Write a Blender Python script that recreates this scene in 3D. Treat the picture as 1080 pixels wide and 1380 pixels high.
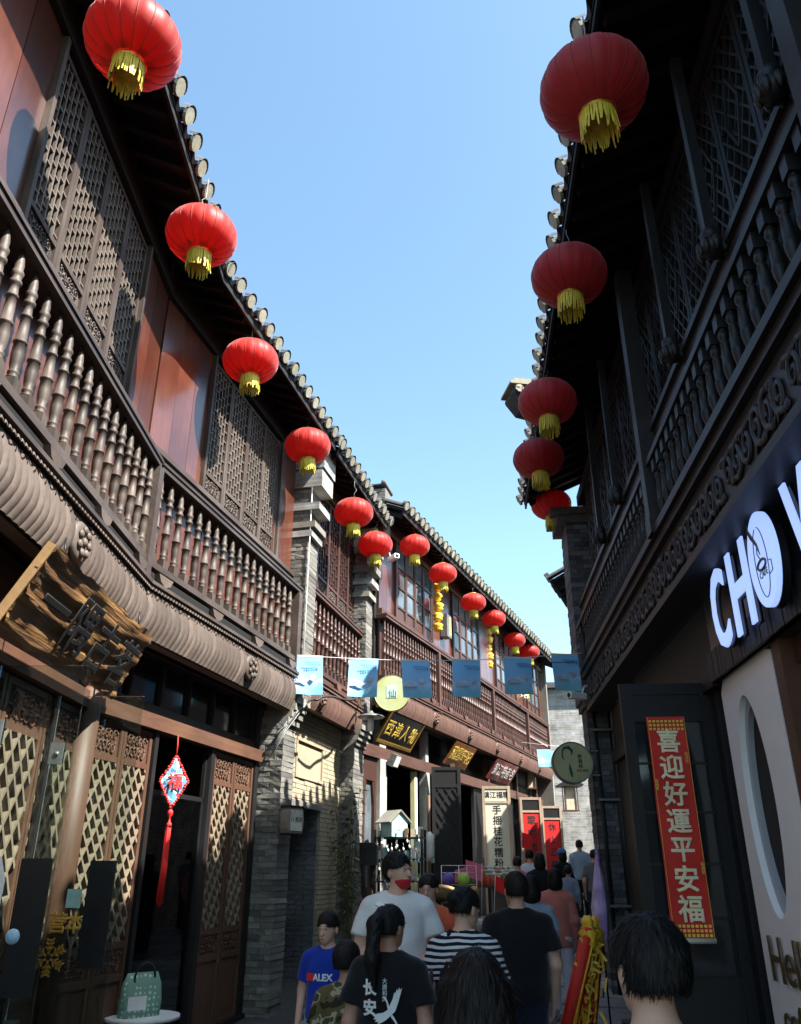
import bpy, math, random, time
import numpy as np
from mathutils import Vector, Matrix
T0 = time.time()
R = math.radians
random.seed(7); rng = np.random.default_rng(7)
for o in list(bpy.data.objects): bpy.data.objects.remove(o)
sc = bpy.context.scene
COL = sc.collection

# ---------------------------------------------------------------- camera, sky, sun, exposure
EYE = 1.65
cam_d = bpy.data.cameras.new('camera'); cam = bpy.data.objects.new('camera', cam_d); COL.objects.link(cam)
cam.location = (0, 0, EYE)
cam.rotation_euler = (math.pi/2 + math.atan(485/1080), 0, 0)
cam_d.sensor_fit = 'VERTICAL'; cam_d.sensor_height = 36.0; cam_d.lens = 1080/1380*36.0
cam_d.clip_start = 0.05; cam_d.clip_end = 3000
sc.camera = cam
SUN_H = Vector((0.87, -0.49, 0)).normalized(); SUN_EL = R(51.5)
world = bpy.data.worlds.new('World'); sc.world = world; world.use_nodes = True
wn = world.node_tree.nodes; wl = world.node_tree.links
sky = wn.new('ShaderNodeTexSky'); sky.sky_type = 'NISHITA'; sky.sun_disc = False
sky.sun_elevation = SUN_EL; sky.sun_rotation = math.atan2(SUN_H.x, SUN_H.y)
sky.air_density = 1.0; sky.dust_density = 1.2; sky.ozone_density = 1.5; sky.altitude = 50
skc = wn.new('ShaderNodeVectorMath'); skc.operation = 'MULTIPLY'; skc.inputs[1].default_value = (.97, 1.09, 1.0)
wl.new(sky.outputs[0], skc.inputs[0]); wl.new(skc.outputs[0], wn['Background'].inputs[0]); wn['Background'].inputs[1].default_value = 0.092
sun_d = bpy.data.lights.new('sun', 'SUN'); sun = bpy.data.objects.new('sun', sun_d); COL.objects.link(sun)
sun_d.energy = 4.4; sun_d.angle = R(0.53); sun_d.color = (1.0, 0.965, 0.90)
sdir = Vector((SUN_H.x*math.cos(SUN_EL), SUN_H.y*math.cos(SUN_EL), math.sin(SUN_EL)))
sun.rotation_euler = sdir.to_track_quat('Z', 'Y').to_euler()
sc.view_settings.view_transform = 'Standard'; sc.view_settings.look = 'None'
sc.view_settings.exposure = 2.1; sc.view_settings.gamma = 1.0; sc.view_settings.use_curve_mapping = False
sc.render.engine = 'CYCLES'
sc.cycles.max_bounces = 8; sc.cycles.transparent_max_bounces = 16

# ---------------------------------------------------------------- materials
def _nt(name):
    m = bpy.data.materials.new(name); m.use_nodes = True
    nt = m.node_tree
    return m, nt, nt.nodes, nt.links, nt.nodes['Principled BSDF']
def mat(name, col, rough=.7, var=.25, scale=6., stretch=(1, 1, 1), bump=.25, rnd=.12, metal=0., spec=.4, coat=0., stain=.2, sheen=0., bdist=.01, tint=None):
    m, nt, n, l, b = _nt(name)
    tc = n.new('ShaderNodeTexCoord'); oi = n.new('ShaderNodeObjectInfo')
    off = n.new('ShaderNodeVectorMath'); off.operation = 'MULTIPLY_ADD'
    sc_ = n.new('ShaderNodeCombineXYZ')
    for i in range(3): l.new(oi.outputs['Random'], sc_.inputs[i])
    off.inputs[1].default_value = (17, 31, 23); l.new(sc_.outputs[0], off.inputs[0]); l.new(tc.outputs['Object'], off.inputs[2])
    mp = n.new('ShaderNodeMapping'); mp.inputs['Scale'].default_value = stretch; l.new(off.outputs[0], mp.inputs[0])
    nz = n.new('ShaderNodeTexNoise'); nz.inputs['Scale'].default_value = scale; nz.inputs['Detail'].default_value = 7; nz.inputs['Roughness'].default_value = .65
    l.new(mp.outputs[0], nz.inputs[0])
    lo = n.new('ShaderNodeTexNoise'); lo.inputs['Scale'].default_value = 1.3; lo.inputs['Detail'].default_value = 3; l.new(off.outputs[0], lo.inputs[0])
    r1 = n.new('ShaderNodeMapRange'); r1.inputs[1].default_value = .25; r1.inputs[2].default_value = .75; r1.inputs[3].default_value = 1-var; r1.inputs[4].default_value = 1+var; l.new(nz.outputs[0], r1.inputs[0])
    r2 = n.new('ShaderNodeMapRange'); r2.inputs[1].default_value = .3; r2.inputs[2].default_value = .7; r2.inputs[3].default_value = 1-stain; r2.inputs[4].default_value = 1+stain; l.new(lo.outputs[0], r2.inputs[0])
    r3 = n.new('ShaderNodeMapRange'); r3.inputs[3].default_value = 1-rnd; r3.inputs[4].default_value = 1+rnd; l.new(oi.outputs['Random'], r3.inputs[0])
    m1 = n.new('ShaderNodeMath'); m1.operation = 'MULTIPLY'; l.new(r1.outputs[0], m1.inputs[0]); l.new(r2.outputs[0], m1.inputs[1])
    m2 = n.new('ShaderNodeMath'); m2.operation = 'MULTIPLY'; l.new(m1.outputs[0], m2.inputs[0]); l.new(r3.outputs[0], m2.inputs[1])
    vs = n.new('ShaderNodeVectorMath'); vs.operation = 'SCALE'; l.new(m2.outputs[0], vs.inputs['Scale'])
    if tint:
        mx = n.new('ShaderNodeMix'); mx.data_type = 'RGBA'; mx.inputs['A'].default_value = (*col, 1); mx.inputs['B'].default_value = (*tint, 1)
        rr = n.new('ShaderNodeMapRange'); rr.inputs[1].default_value = .42; rr.inputs[2].default_value = .62; l.new(lo.outputs[0], rr.inputs[0]); l.new(rr.outputs[0], mx.inputs['Factor'])
        l.new(mx.outputs['Result'], vs.inputs[0])
    else: vs.inputs[0].default_value = col
    l.new(vs.outputs[0], b.inputs['Base Color'])
    b.inputs['Roughness'].default_value = rough; b.inputs['Metallic'].default_value = metal
    b.inputs['Specular IOR Level'].default_value = spec; b.inputs['Coat Weight'].default_value = coat; b.inputs['Coat Roughness'].default_value = .18
    b.inputs['Sheen Weight'].default_value = sheen
    if bump:
        bp = n.new('ShaderNodeBump'); bp.inputs['Strength'].default_value = bump; bp.inputs['Distance'].default_value = bdist
        l.new(nz.outputs[0], bp.inputs['Height']); l.new(bp.outputs[0], b.inputs['Normal'])
    return m
GR = (1, 1, .12)       # grain along z
GX = (.12, 1, 1)       # grain along x
W_UP = mat('wood_weathered', (.054, .037, .028), .58, .4, 22, GR, .4, .22, tint=(.074, .055, .044))
W_UPX = mat('wood_weathered_long', (.058, .040, .031), .5, .3, 20, GX, .3, .12, coat=.12, tint=(.078, .058, .047))
W_PANEL = mat('wood_panel_red', (.085, .026, .014), .30, .25, 16, GR, .08, .1, coat=.7, tint=(.11, .036, .020))
W_DOOR = mat('wood_door', (.105, .050, .029), .55, .28, 22, GR, .25, .1, tint=(.08, .040, .025))
W_DOORX = mat('wood_door_long', (.098, .047, .028), .55, .28, 20, GX, .25, .1)
W_LATD = mat('wood_door_lattice', (.19, .145, .10), .6, .22, 20, (1, 1, 1), .15, .06)
W_LAT = mat('wood_window_lattice', (.135, .108, .088), .55, .25, 18, (1, 1, 1), .15, .08)
W_CARVE = mat('wood_carved_fascia', (.082, .060, .048), .62, .22, 30, (1, 1, .5), .25, .1, tint=(.105, .080, .066))
W_FAR = mat('wood_far_redbrown', (.058, .025, .018), .5, .3, 18, GR, .2, .18, coat=.12)
W_FARX = mat('wood_far_redbrown_long', (.075, .036, .026), .55, .3, 18, GX, .2, .12)
W_FCARVE = mat('wood_far_carved', (.10, .052, .038), .65, .25, 30, (1, 1, .5), .25, .12)
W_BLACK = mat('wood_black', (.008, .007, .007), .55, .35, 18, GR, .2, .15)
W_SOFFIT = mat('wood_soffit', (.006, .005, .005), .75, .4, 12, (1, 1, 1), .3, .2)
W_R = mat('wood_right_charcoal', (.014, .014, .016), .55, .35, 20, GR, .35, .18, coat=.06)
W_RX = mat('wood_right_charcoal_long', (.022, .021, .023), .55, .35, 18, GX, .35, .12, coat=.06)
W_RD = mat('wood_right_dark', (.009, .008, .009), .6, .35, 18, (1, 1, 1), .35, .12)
W_SIGN = mat('wood_plank_sign', (.30, .155, .05), .6, .6, 7, (.22, 1, 3.0), .9, 0, bdist=.04, tint=(.14, .066, .022))
SIGN_EDGE = mat('wood_sign_edge', (.30, .18, .08), .6, .2, 12)
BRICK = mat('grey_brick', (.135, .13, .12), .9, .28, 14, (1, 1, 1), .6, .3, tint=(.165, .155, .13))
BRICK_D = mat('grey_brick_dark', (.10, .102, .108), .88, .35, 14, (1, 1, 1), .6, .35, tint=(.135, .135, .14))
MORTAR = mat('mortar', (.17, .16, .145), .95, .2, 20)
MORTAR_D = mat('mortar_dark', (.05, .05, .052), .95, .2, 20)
PLASTER = mat('plaster_cream', (.30, .255, .175), .9, .12, 6, (1, 1, 1), .25, 0, stain=.15)
STONE = mat('pale_stone', (.19, .178, .15), .9, .2, 9)
TILE = mat('roof_tile_grey', (.07, .07, .072), .85, .35, 14, (1, 1, 1), .4, .25)
TILE_END = mat('tile_end_cream', (.36, .33, .24), .85, .3, 16, (1, 1, 1), .3, .2, tint=(.28, .26, .20))
PAVE = mat('paving_stone', (.21, .205, .20), .75, .25, 8, (1, 1, 1), .3, .22)
GROUND = mat('ground', (.05, .048, .045), .95, .25, 10, (1, 1, 1), .4, 0)
GOLD = mat('gold_fringe', (.62, .50, .05), .6, .3, 40, (1, 1, .3), .1, .1, spec=.5)
GOLDM = mat('gold_foil', (.65, .38, .07), .4, .4, 30, (1, 1, 1), .4, .1, metal=.6)
GARL = mat('garland_gold', (.85, .50, .03), .5, .25, 30, (1, 1, 1), .3, .1, spec=.5)
LINE = mat('lantern_rib', (.30, .03, .02), .6, .2, 30)
BLACKM = mat('black_metal', (.015, .015, .017), .4, .3, 10, metal=.3)
GREYM = mat('grey_metal', (.17, .18, .18), .45, .25, 10, metal=.5)
WHITE = mat('white_plastic', (.72, .72, .70), .5, .08, 10, (1, 1, 1), .05, 0)
WPANEL = mat('white_panel', (.88, .86, .84), .35, .04, 4, (1, 1, 1), .04, 0, stain=.05)
RED_BOARD = mat('red_board', (.52, .012, .012), .6, .08, 8, (1, 1, 1), .05, .05, stain=.06)
RED_PAPER = mat('red_paper', (.62, .028, .018), .65, .1, 8, (1, 1, 1), .1, 0, stain=.1)
CREAM_PAPER = mat('cream_board', (.50, .485, .38), .6, .06, 6, (1, 1, 1), .05, 0, stain=.06)
INK = mat('black_ink', (.012, .012, .012), .6, .1, 10, (1, 1, 1), 0, 0)
GOLDTXT = mat('gold_lettering', (.85, .58, .10), .4, .15, 20, (1, 1, 1), .05, 0, metal=.2)
CREAMTXT = mat('cream_lettering', (.80, .70, .46), .6, .08, 20, (1, 1, 1), 0, 0)
WTXT = mat('white_print', (.78, .78, .76), .6, .05, 10, (1, 1, 1), 0, 0)
PLQ_BLACK = mat('plaque_black', (.015, .017, .018), .3, .3, 10, coat=.15)
PLQ_ORANGE = mat('plaque_orange', (.34, .12, .03), .5, .25, 12)
PLQ_RED = mat('plaque_red', (.32, .05, .045), .5, .3, 10, tint=(.42, .16, .13))
TEAL = mat('teal_paint', (.30, .50, .48), .6, .2, 10)
BASKET = mat('basket', (.38, .25, .12), .7, .4, 40)
LEAF = mat('leaf_green', (.075, .11, .03), .6, .45, 12, (1, 1, 1), .1, .4, tint=(.14, .13, .05))
STEM = mat('stem', (.12, .10, .05), .8, .3, 12)
CABLE = mat('cable_black', (.02, .02, .02), .6, .2, 10)
STRING = mat('string_white', (.65, .65, .65), .7, .1, 10)
SKIN = mat('skin', (.60, .35, .25), .55, .06, 14, (1, 1, 1), .08, .06, spec=.4, stain=.05)
SKIN2 = mat('skin_tan', (.48, .25, .17), .55, .06, 14, (1, 1, 1), .08, .06, spec=.4, stain=.05)
LIP = mat('lips', (.38, .11, .09), .5, .05, 10)
EYE = mat('eye_dark', (.012, .009, .008), .2, .05, 10); EYEW = mat('eye_white', (.62, .60, .58), .3, .04, 10)
HAIR = mat('hair_black', (.010, .0085, .008), .55, .35, 60, (1, 1, .1), .35, .15, spec=.22, bdist=.004)
HAIR_B = mat('hair_brown', (.016, .011, .009), .52, .35, 60, (1, 1, .1), .35, .15, spec=.25, bdist=.004)
def cloth(name, col, **k):
    k.setdefault('var', .12); return mat(name, col, .88, scale=9, bump=.45, rnd=.03, spec=.15, bdist=.012, sheen=.15, stain=.1, **k)
def glass(name, tint=(.92, .97, .95), rough=.02, fac=None):
    m, nt, n, l, b = _nt(name); n.remove(b)
    t = n.new('ShaderNodeBsdfTransparent'); t.inputs[0].default_value = (*tint, 1)
    g = n.new('ShaderNodeBsdfGlossy'); g.inputs['Roughness'].default_value = rough; g.inputs[0].default_value = (.9, .95, 1, 1)
    f = n.new('ShaderNodeFresnel'); f.inputs[0].default_value = 1.5
    mx = n.new('ShaderNodeMixShader'); l.new(f.outputs[0], mx.inputs[0]); l.new(t.outputs[0], mx.inputs[1]); l.new(g.outputs[0], mx.inputs[2])
    l.new(mx.outputs[0], n['Material Output'].inputs[0]); return m
GLASS = glass('clear_glass', (.80, .86, .84))
GLASS_D = mat('window_pane_dark', (.012, .014, .017), .08, .2, 2, (1, 1, 1), .03, .2, spec=.5)
GLASS_B = mat('window_pane_grey', (.10, .12, .13), .08, .4, 2, (1, 1, 1), .03, .4, spec=.8)
def lantern_mat(name, col):
    m, nt, n, l, b = _nt(name)
    tc = n.new('ShaderNodeTexCoord'); nz = n.new('ShaderNodeTexNoise'); nz.inputs['Scale'].default_value = 5; nz.inputs['Detail'].default_value = 6
    l.new(tc.outputs['Object'], nz.inputs[0])
    r1 = n.new('ShaderNodeMapRange'); r1.inputs[3].default_value = .75; r1.inputs[4].default_value = 1.2; l.new(nz.outputs[0], r1.inputs[0])
    oi = n.new('ShaderNodeObjectInfo'); r3 = n.new('ShaderNodeMapRange'); r3.inputs[3].default_value = .88; r3.inputs[4].default_value = 1.1; l.new(oi.outputs['Random'], r3.inputs[0])
    mm = n.new('ShaderNodeMath'); mm.operation = 'MULTIPLY'; l.new(r1.outputs[0], mm.inputs[0]); l.new(r3.outputs[0], mm.inputs[1])
    vs = n.new('ShaderNodeVectorMath'); vs.operation = 'SCALE'; vs.inputs[0].default_value = col; l.new(mm.outputs[0], vs.inputs['Scale'])
    l.new(vs.outputs[0], b.inputs['Base Color']); b.inputs['Roughness'].default_value = .52; b.inputs['Specular IOR Level'].default_value = .45
    b.inputs['Sheen Weight'].default_value = .28
    wv = n.new('ShaderNodeTexNoise'); wv.inputs['Scale'].default_value = 90; l.new(tc.outputs['Object'], wv.inputs[0])
    bp = n.new('ShaderNodeBump'); bp.inputs['Strength'].default_value = .12; bp.inputs['Distance'].default_value = .004; l.new(wv.outputs[0], bp.inputs['Height']); l.new(bp.outputs[0], b.inputs['Normal'])
    tr = n.new('ShaderNodeBsdfTranslucent'); l.new(vs.outputs[0], tr.inputs[0])
    mx = n.new('ShaderNodeMixShader'); mx.inputs[0].default_value = .5
    l.new(b.outputs[0], mx.inputs[1]); l.new(tr.outputs[0], mx.inputs[2]); l.new(mx.outputs[0], n['Material Output'].inputs[0]); return m
LRED = lantern_mat('lantern_red_silk', (.66, .022, .010))
LRED_SHADE = lantern_mat('lantern_red_shaded', (.62, .045, .055))  # pinker red: daylight through the shaded lanterns is put into the colour
def emit(name, col, s):
    m, nt, n, l, b = _nt(name); b.inputs['Base Color'].default_value = (*col, 1); b.inputs['Emission Color'].default_value = (*col, 1); b.inputs['Emission Strength'].default_value = s; b.inputs['Roughness'].default_value = .4; return m
LED = emit('lit_sign_face', (.30, .43, .88), .30)
def pattern_mat(name, build, rough=.8):
    m, nt, n, l, b = _nt(name); b.inputs['Roughness'].default_value = rough; b.inputs['Specular IOR Level'].default_value = .2
    tc = n.new('ShaderNodeTexCoord'); c = build(n, l, tc); l.new(c, b.inputs['Base Color']); return m
def ramp(n, l, fac, stops, interp='CONSTANT'):
    r = n.new('ShaderNodeValToRGB'); r.color_ramp.interpolation = interp
    while len(r.color_ramp.elements) < len(stops): r.color_ramp.elements.new(.5)
    for e, (p, c) in zip(r.color_ramp.elements, stops): e.position = p; e.color = (*c, 1)
    l.new(fac, r.inputs[0]); return r.outputs[0]
def _stripe(n, l, tc):
    s = n.new('ShaderNodeSeparateXYZ'); l.new(tc.outputs['Object'], s.inputs[0])
    nz = n.new('ShaderNodeTexNoise'); nz.inputs['Scale'].default_value = 6; l.new(tc.outputs['Object'], nz.inputs[0])
    a = n.new('ShaderNodeMath'); a.operation = 'MULTIPLY_ADD'; a.inputs[1].default_value = .03; l.new(nz.outputs[0], a.inputs[0]); l.new(s.outputs['Z'], a.inputs[2])
    k = n.new('ShaderNodeMath'); k.operation = 'MULTIPLY'; k.inputs[1].default_value = 1/.034; l.new(a.outputs[0], k.inputs[0])
    f = n.new('ShaderNodeMath'); f.operation = 'FRACT'; l.new(k.outputs[0], f.inputs[0])
    return ramp(n, l, f.outputs[0], [(0, (.01, .01, .012)), (.52, (.62, .62, .64))])
C_STRIPE = pattern_mat('cloth_striped', _stripe)
def _camo(n, l, tc):
    a = n.new('ShaderNodeTexNoise'); a.inputs['Scale'].default_value = 11; a.inputs['Detail'].default_value = 1.5; l.new(tc.outputs['Object'], a.inputs[0])
    return ramp(n, l, a.outputs[0], [(0, (.03, .022, .012)), (.42, (.10, .085, .035)), (.55, (.34, .30, .20)), (.62, (.06, .065, .03))])
C_CAMO = pattern_mat('cloth_camouflage', _camo)
def _pennant(n, l, tc):
    s = n.new('ShaderNodeSeparateXYZ'); l.new(tc.outputs['Generated'], s.inputs[0])
    nz = n.new('ShaderNodeTexNoise'); nz.inputs['Scale'].default_value = 3.2; nz.inputs['Detail'].default_value = 5; l.new(tc.outputs['Generated'], nz.inputs[0])
    a = n.new('ShaderNodeMath'); a.operation = 'MULTIPLY_ADD'; a.inputs[1].default_value = .5; l.new(nz.outputs[0], a.inputs[0]); l.new(s.outputs['Z'], a.inputs[2])
    return ramp(n, l, a.outputs[0], [(0, (0.172, 0.448, 0.591)), (.38, (0.212, 0.493, 0.651)), (.5, (0.282, 0.538, 0.768)), (.6, (0.470, 0.591, 0.739)), (.68, (0.259, 0.520, 0.828)), (1, (0.235, 0.556, 0.900))], 'LINEAR')
PENNANT = pattern_mat('pennant_print', _pennant, .7)
def _dots(n, l, tc):
    v = n.new('ShaderNodeTexVoronoi'); v.inputs['Scale'].default_value = 22; v.inputs['Randomness'].default_value = .3; l.new(tc.outputs['Object'], v.inputs[0])
    return ramp(n, l, v.outputs['Distance'], [(0, (.50, .66, .56)), (.30, (.20, .34, .27))])
BAGM = pattern_mat('green_dotted_fabric', _dots)
def _emb(n, l, tc):
    v = n.new('ShaderNodeTexVoronoi'); v.inputs['Scale'].default_value = 26; l.new(tc.outputs['Object'], v.inputs[0])
    s = n.new('ShaderNodeSeparateColor'); l.new(v.outputs['Color'], s.inputs[0])
    return ramp(n, l, s.outputs[0], [(0, (.10, .30, .46)), (.35, (.06, .14, .30)), (.5, (.55, .70, .75)), (.68, (.55, .05, .07)), (.8, (.16, .38, .52))])
EMBR = pattern_mat('embroidered_blue', _emb)
def _brickwall(n, l, tc):
    mp = n.new('ShaderNodeMapping'); mp.inputs['Rotation'].default_value = (R(90), 0, 0); l.new(tc.outputs['Object'], mp.inputs[0])
    b = n.new('ShaderNodeTexBrick'); b.inputs['Scale'].default_value = 1; b.inputs['Brick Width'].default_value = .30; b.inputs['Row Height'].default_value = .085; b.inputs['Mortar Size'].default_value = .012
    b.inputs['Color1'].default_value = (.30, .30, .29, 1); b.inputs['Color2'].default_value = (.20, .205, .21, 1); b.inputs['Mortar'].default_value = (.33, .31, .27, 1); l.new(mp.outputs[0], b.inputs[0])
    nz = n.new('ShaderNodeTexNoise'); nz.inputs['Scale'].default_value = 3; nz.inputs['Detail'].default_value = 8; l.new(tc.outputs['Object'], nz.inputs[0])
    r = n.new('ShaderNodeMapRange'); r.inputs[1].default_value = .3; r.inputs[2].default_value = .7; r.inputs[3].default_value = .6; r.inputs[4].default_value = 1.45; l.new(nz.outputs[0], r.inputs[0])
    vs = n.new('ShaderNodeVectorMath'); vs.operation = 'SCALE'; l.new(b.outputs[0], vs.inputs[0]); l.new(r.outputs[0], vs.inputs['Scale']); return vs.outputs[0]
BRICKTEX = pattern_mat('far_brickwork', _brickwall, .9)

# ---------------------------------------------------------------- mesh + object helpers
class MB:
    def __init__(s): s.v = []; s.f = []; s.m = []; s.sm = []
    def add(s, vs, fs, mi=0, smooth=False):
        k = len(s.v); s.v.extend([tuple(v) for v in vs])
        for f in fs: s.f.append(tuple(i+k for i in f)); s.m.append(mi); s.sm.append(smooth)
        return s
    def box(s, x0, x1, y0, y1, z0, z1, mi=0):
        v = [(x, y, z) for x in (x0, x1) for y in (y0, y1) for z in (z0, z1)]
        return s.add(v, [(0, 1, 3, 2), (4, 6, 7, 5), (0, 4, 5, 1), (2, 3, 7, 6), (0, 2, 6, 4), (1, 5, 7, 3)], mi)
    def fb(s, s0, s1, o0, o1, z0, z1, mi=0):      # along-street, outward, height
        return s.box(s0, s1, -o1, -o0, z0, z1, mi)
    def bar(s, a, b, w, d, up=(0, 1, 0), mi=0):   # box from a to b; width w in plane, depth d along up
        a = Vector(a); b = Vector(b); t = (b-a)
        if t.length < 1e-6: return s
        t.normalize(); u = Vector(up); n = t.cross(u).normalized()*w/2; u = u*d/2
        v = [p+i*n+j*u for p in (a, b) for i, j in ((-1, -1), (1, -1), (1, 1), (-1, 1))]
        return s.add(v, [(3, 2, 1, 0), (4, 5, 6, 7), (0, 1, 5, 4), (1, 2, 6, 5), (2, 3, 7, 6), (3, 0, 4, 7)], mi)
    def tube(s, pts, r, n=6, mi=0, cap=True):
        pts = [Vector(p) for p in pts]; rs = r if isinstance(r, (list, tuple)) else [r]*len(pts)
        vs = []; fs = []
        pu = None
        for i, p in enumerate(pts):
            t = (pts[min(i+1, len(pts)-1)]-pts[max(i-1, 0)])
            if t.length < 1e-9: t = Vector((0, 0, 1))
            t.normalize()
            if pu is None: pu = t.orthogonal().normalized()
            u = (pu - t*pu.dot(t))
            u = u.normalized() if u.length > 1e-6 else t.orthogonal().normalized()
            pu = u; w = t.cross(u)
            for k in range(n):
                a = 2*math.pi*k/n; vs.append(p+(u*math.cos(a)+w*math.sin(a))*rs[i])
        for i in range(len(pts)-1):
            for k in range(n):
                k2 = (k+1) % n; fs.append((i*n+k, i*n+k2, (i+1)*n+k2, (i+1)*n+k))
        if cap: fs.append(tuple(range(n-1, -1, -1))); fs.append(tuple(range((len(pts)-1)*n, len(pts)*n)))
        return s.add(vs, fs, mi, True)
    def lathe(s, prof, n=12, mi=0, c=(0, 0, 0), smooth=True, axis='z'):
        vs = []; fs = []
        for r, z in prof:
            for k in range(n):
                a = 2*math.pi*k/n; x, y = r*math.cos(a), r*math.sin(a)
                vs.append((c[0]+x, c[1]+y, c[2]+z) if axis == 'z' else (c[0]+x, c[1]+z, c[2]+y))
        for i in range(len(prof)-1):
            for k in range(n):
                k2 = (k+1) % n; q = (i*n+k, i*n+k2, (i+1)*n+k2, (i+1)*n+k)
                fs.append(q if axis == 'z' else q[::-1])
        fs.append(tuple(range(n-1, -1, -1)) if axis == 'z' else tuple(range(n))); e = (len(prof)-1)*n
        fs.append(tuple(range(e, e+n)) if axis == 'z' else tuple(range(e+n-1, e-1, -1)))
        return s.add(vs, fs, mi, smooth)
    def prism(s, poly, y0, y1, mi=0):              # polygon in x,z extruded along y
        n = len(poly); vs = [(x, y0, z) for x, z in poly]+[(x, y1, z) for x, z in poly]
        fs = [tuple(range(n)), tuple(range(2*n-1, n-1, -1))]+[(i, n+i, n+(i+1) % n, (i+1) % n) for i in range(n)]
        return s.add(vs, fs, mi)
    def mesh(s, name, mats):
        me = bpy.data.meshes.new(name); me.from_pydata(s.v, [], s.f)
        for m in (mats if isinstance(mats, (list, tuple)) else [mats]): me.materials.append(m)
        me.polygons.foreach_set('material_index', s.m); me.polygons.foreach_set('use_smooth', s.sm); me.update(); return me
WM = {}
def _place(o, M, parent):
    COL.objects.link(o); WM[o] = M
    if parent is not None:
        o.parent = parent; o.matrix_basis = WM[parent].inverted() @ M
    else: o.matrix_basis = M
    return o
def TR(loc=(0, 0, 0), rz=0., rx=0., ry=0.):
    return Matrix.Translation(Vector(loc)) @ Matrix.Rotation(rz, 4, 'Z') @ Matrix.Rotation(ry, 4, 'Y') @ Matrix.Rotation(rx, 4, 'X')
def tag(o, label, cat, group=None, kind=None):
    if label: o['label'] = label
    if cat: o['category'] = cat
    if group: o['group'] = group
    if kind: o['kind'] = kind
    return o
def thing(name, label, cat, M=None, group=None):
    o = bpy.data.objects.new(name, None); o.empty_display_size = .1
    _place(o, M or Matrix(), None); return tag(o, label, cat, group)
def obj(name, me, parent=None, M=None, mats=None):
    if isinstance(me, MB): me = me.mesh(name, mats)
    return _place(bpy.data.objects.new(name, me), M if M is not None else (WM[parent] if parent else Matrix()), parent)
class Fr:
    def __init__(s, ox, oy, dx, dy):
        L = math.hypot(dx, dy); s.o = (ox, oy); s.d = (dx/L, dy/L); s.n = (s.d[1], -s.d[0]); s.rz = math.atan2(dy, dx)
        s.M = TR((ox, oy, 0), s.rz)
    def at(s, a, o=0., z=0., rz=0., rx=0., ry=0.):
        return s.M @ TR((a, -o, z), rz, rx, ry)
    def p(s, a, o=0., z=0.):
        return Vector((s.o[0]+s.d[0]*a+s.n[0]*o, s.o[1]+s.d[1]*a+s.n[1]*o, z))
A1 = Fr(-2.55, 0.0, 0, 1)
S2 = Fr(-2.55, 7.5, .2368, .9715)
B3 = Fr(-.292, 15.2, .380, .925)
RL = 12.6
RF = Fr(1.8+.0827*RL, .9966*RL, -.0827, -.9966)     # right frontage, runs from its far pier back to the viewer
def rs(s): return RL-s
def gz(y):
    pts = [(-400, 0), (10.5, 0), (17, .45), (21, .68), (30, 1.0), (900, 1.0)]
    for (a, za), (b, zb) in zip(pts, pts[1:]):
        if y <= b: return za+(zb-za)*(y-a)/(b-a)
    return 1.0
dg = None
def text_mesh(body, size=1., extrude=.004, mats=None, align='CENTER', sx=1., fat=0.):
    c = bpy.data.curves.new('t', 'FONT'); c.body = body; c.size = size; c.extrude = extrude; c.align_x = align; c.align_y = 'CENTER'; c.resolution_u = 3; c.bevel_depth = fat*.8; c.bevel_resolution = 0
    o = bpy.data.objects.new('t', c); COL.objects.link(o); bpy.context.view_layer.update()
    me = bpy.data.meshes.new_from_object(o.evaluated_get(bpy.context.evaluated_depsgraph_get()))
    bpy.data.objects.remove(o); bpy.data.curves.remove(c)
    n = len(me.vertices); co = np.empty(n*3, np.float32); me.vertices.foreach_get('co', co); co = co.reshape(-1, 3)
    co[:, 0] -= (co[:, 0].min()+co[:, 0].max())/2; co[:, 1] -= (co[:, 1].min()+co[:, 1].max())/2
    new = np.stack([co[:, 0]*sx, -co[:, 2]*(.25 if fat else 1.), co[:, 1]], 1)      # stands upright, faces -y
    me.vertices.foreach_set('co', new.astype(np.float32).ravel()); me.materials.clear(); me.materials.append(mats); me.update(); return me

# ---------------------------------------------------------------- repeated small meshes
def lattice_mesh(w, h, cell, bar, depth, diag=False, mt=None, zs=1.0):
    mb = MB(); segs = []
    if not diag:                                    # upright bars with staggered short cross bars
        n = max(2, round(w/cell)); p = w/n
        for i in range(1, n): segs.append(((i*p, 0, i*p, h), 1))
        for i in range(n):
            z = cell*(.55 if i % 2 else 1.45)
            while z < h: segs.append(((i*p, z, (i+1)*p, z), 0)); z += cell*1.8
    else:                                           # diagonal basket weave, long gaps
        n = int((w+h)/cell)+4; c45 = math.cos(R(45)); ca, cb = cell*1.55, cell
        for i in range(-n, n):
            for j in range(-n, n):
                a, b = (i+.5)*ca, (j+.5)*cb
                p = ((a-ca, b), (a+ca, b)) if (i+j) % 2 == 0 else ((a, b-cb), (a, b+cb))
                q = [((-u-v)*c45*.80, (u-v)*c45*1.2) for u, v in p]
                segs.append(((q[0][0]+w/2, q[0][1]+h/2, q[1][0]+w/2, q[1][1]+h/2), (i+j) % 2))
    for (x0, z0, x1, z1), k in segs:
        t0, t1 = 0., 1.; dx, dz = x1-x0, z1-z0; ok = True
        for p_, q_ in ((-dx, x0), (dx, w-x0), (-dz, z0), (dz, h-z0)):
            if abs(p_) < 1e-9:
                if q_ < 0: ok = False
            else:
                r_ = q_/p_
                if p_ < 0: t0 = max(t0, r_)
                else: t1 = min(t1, r_)
        if not ok or t1-t0 < .08: continue
        yo = -.001*k
        mb.bar((x0+dx*t0, -depth/2+yo, z0+dz*t0), (x0+dx*t1, -depth/2+yo, z0+dz*t1), bar, depth, (0, 1, 0))
    return mb.mesh('lattice', mt)
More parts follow.
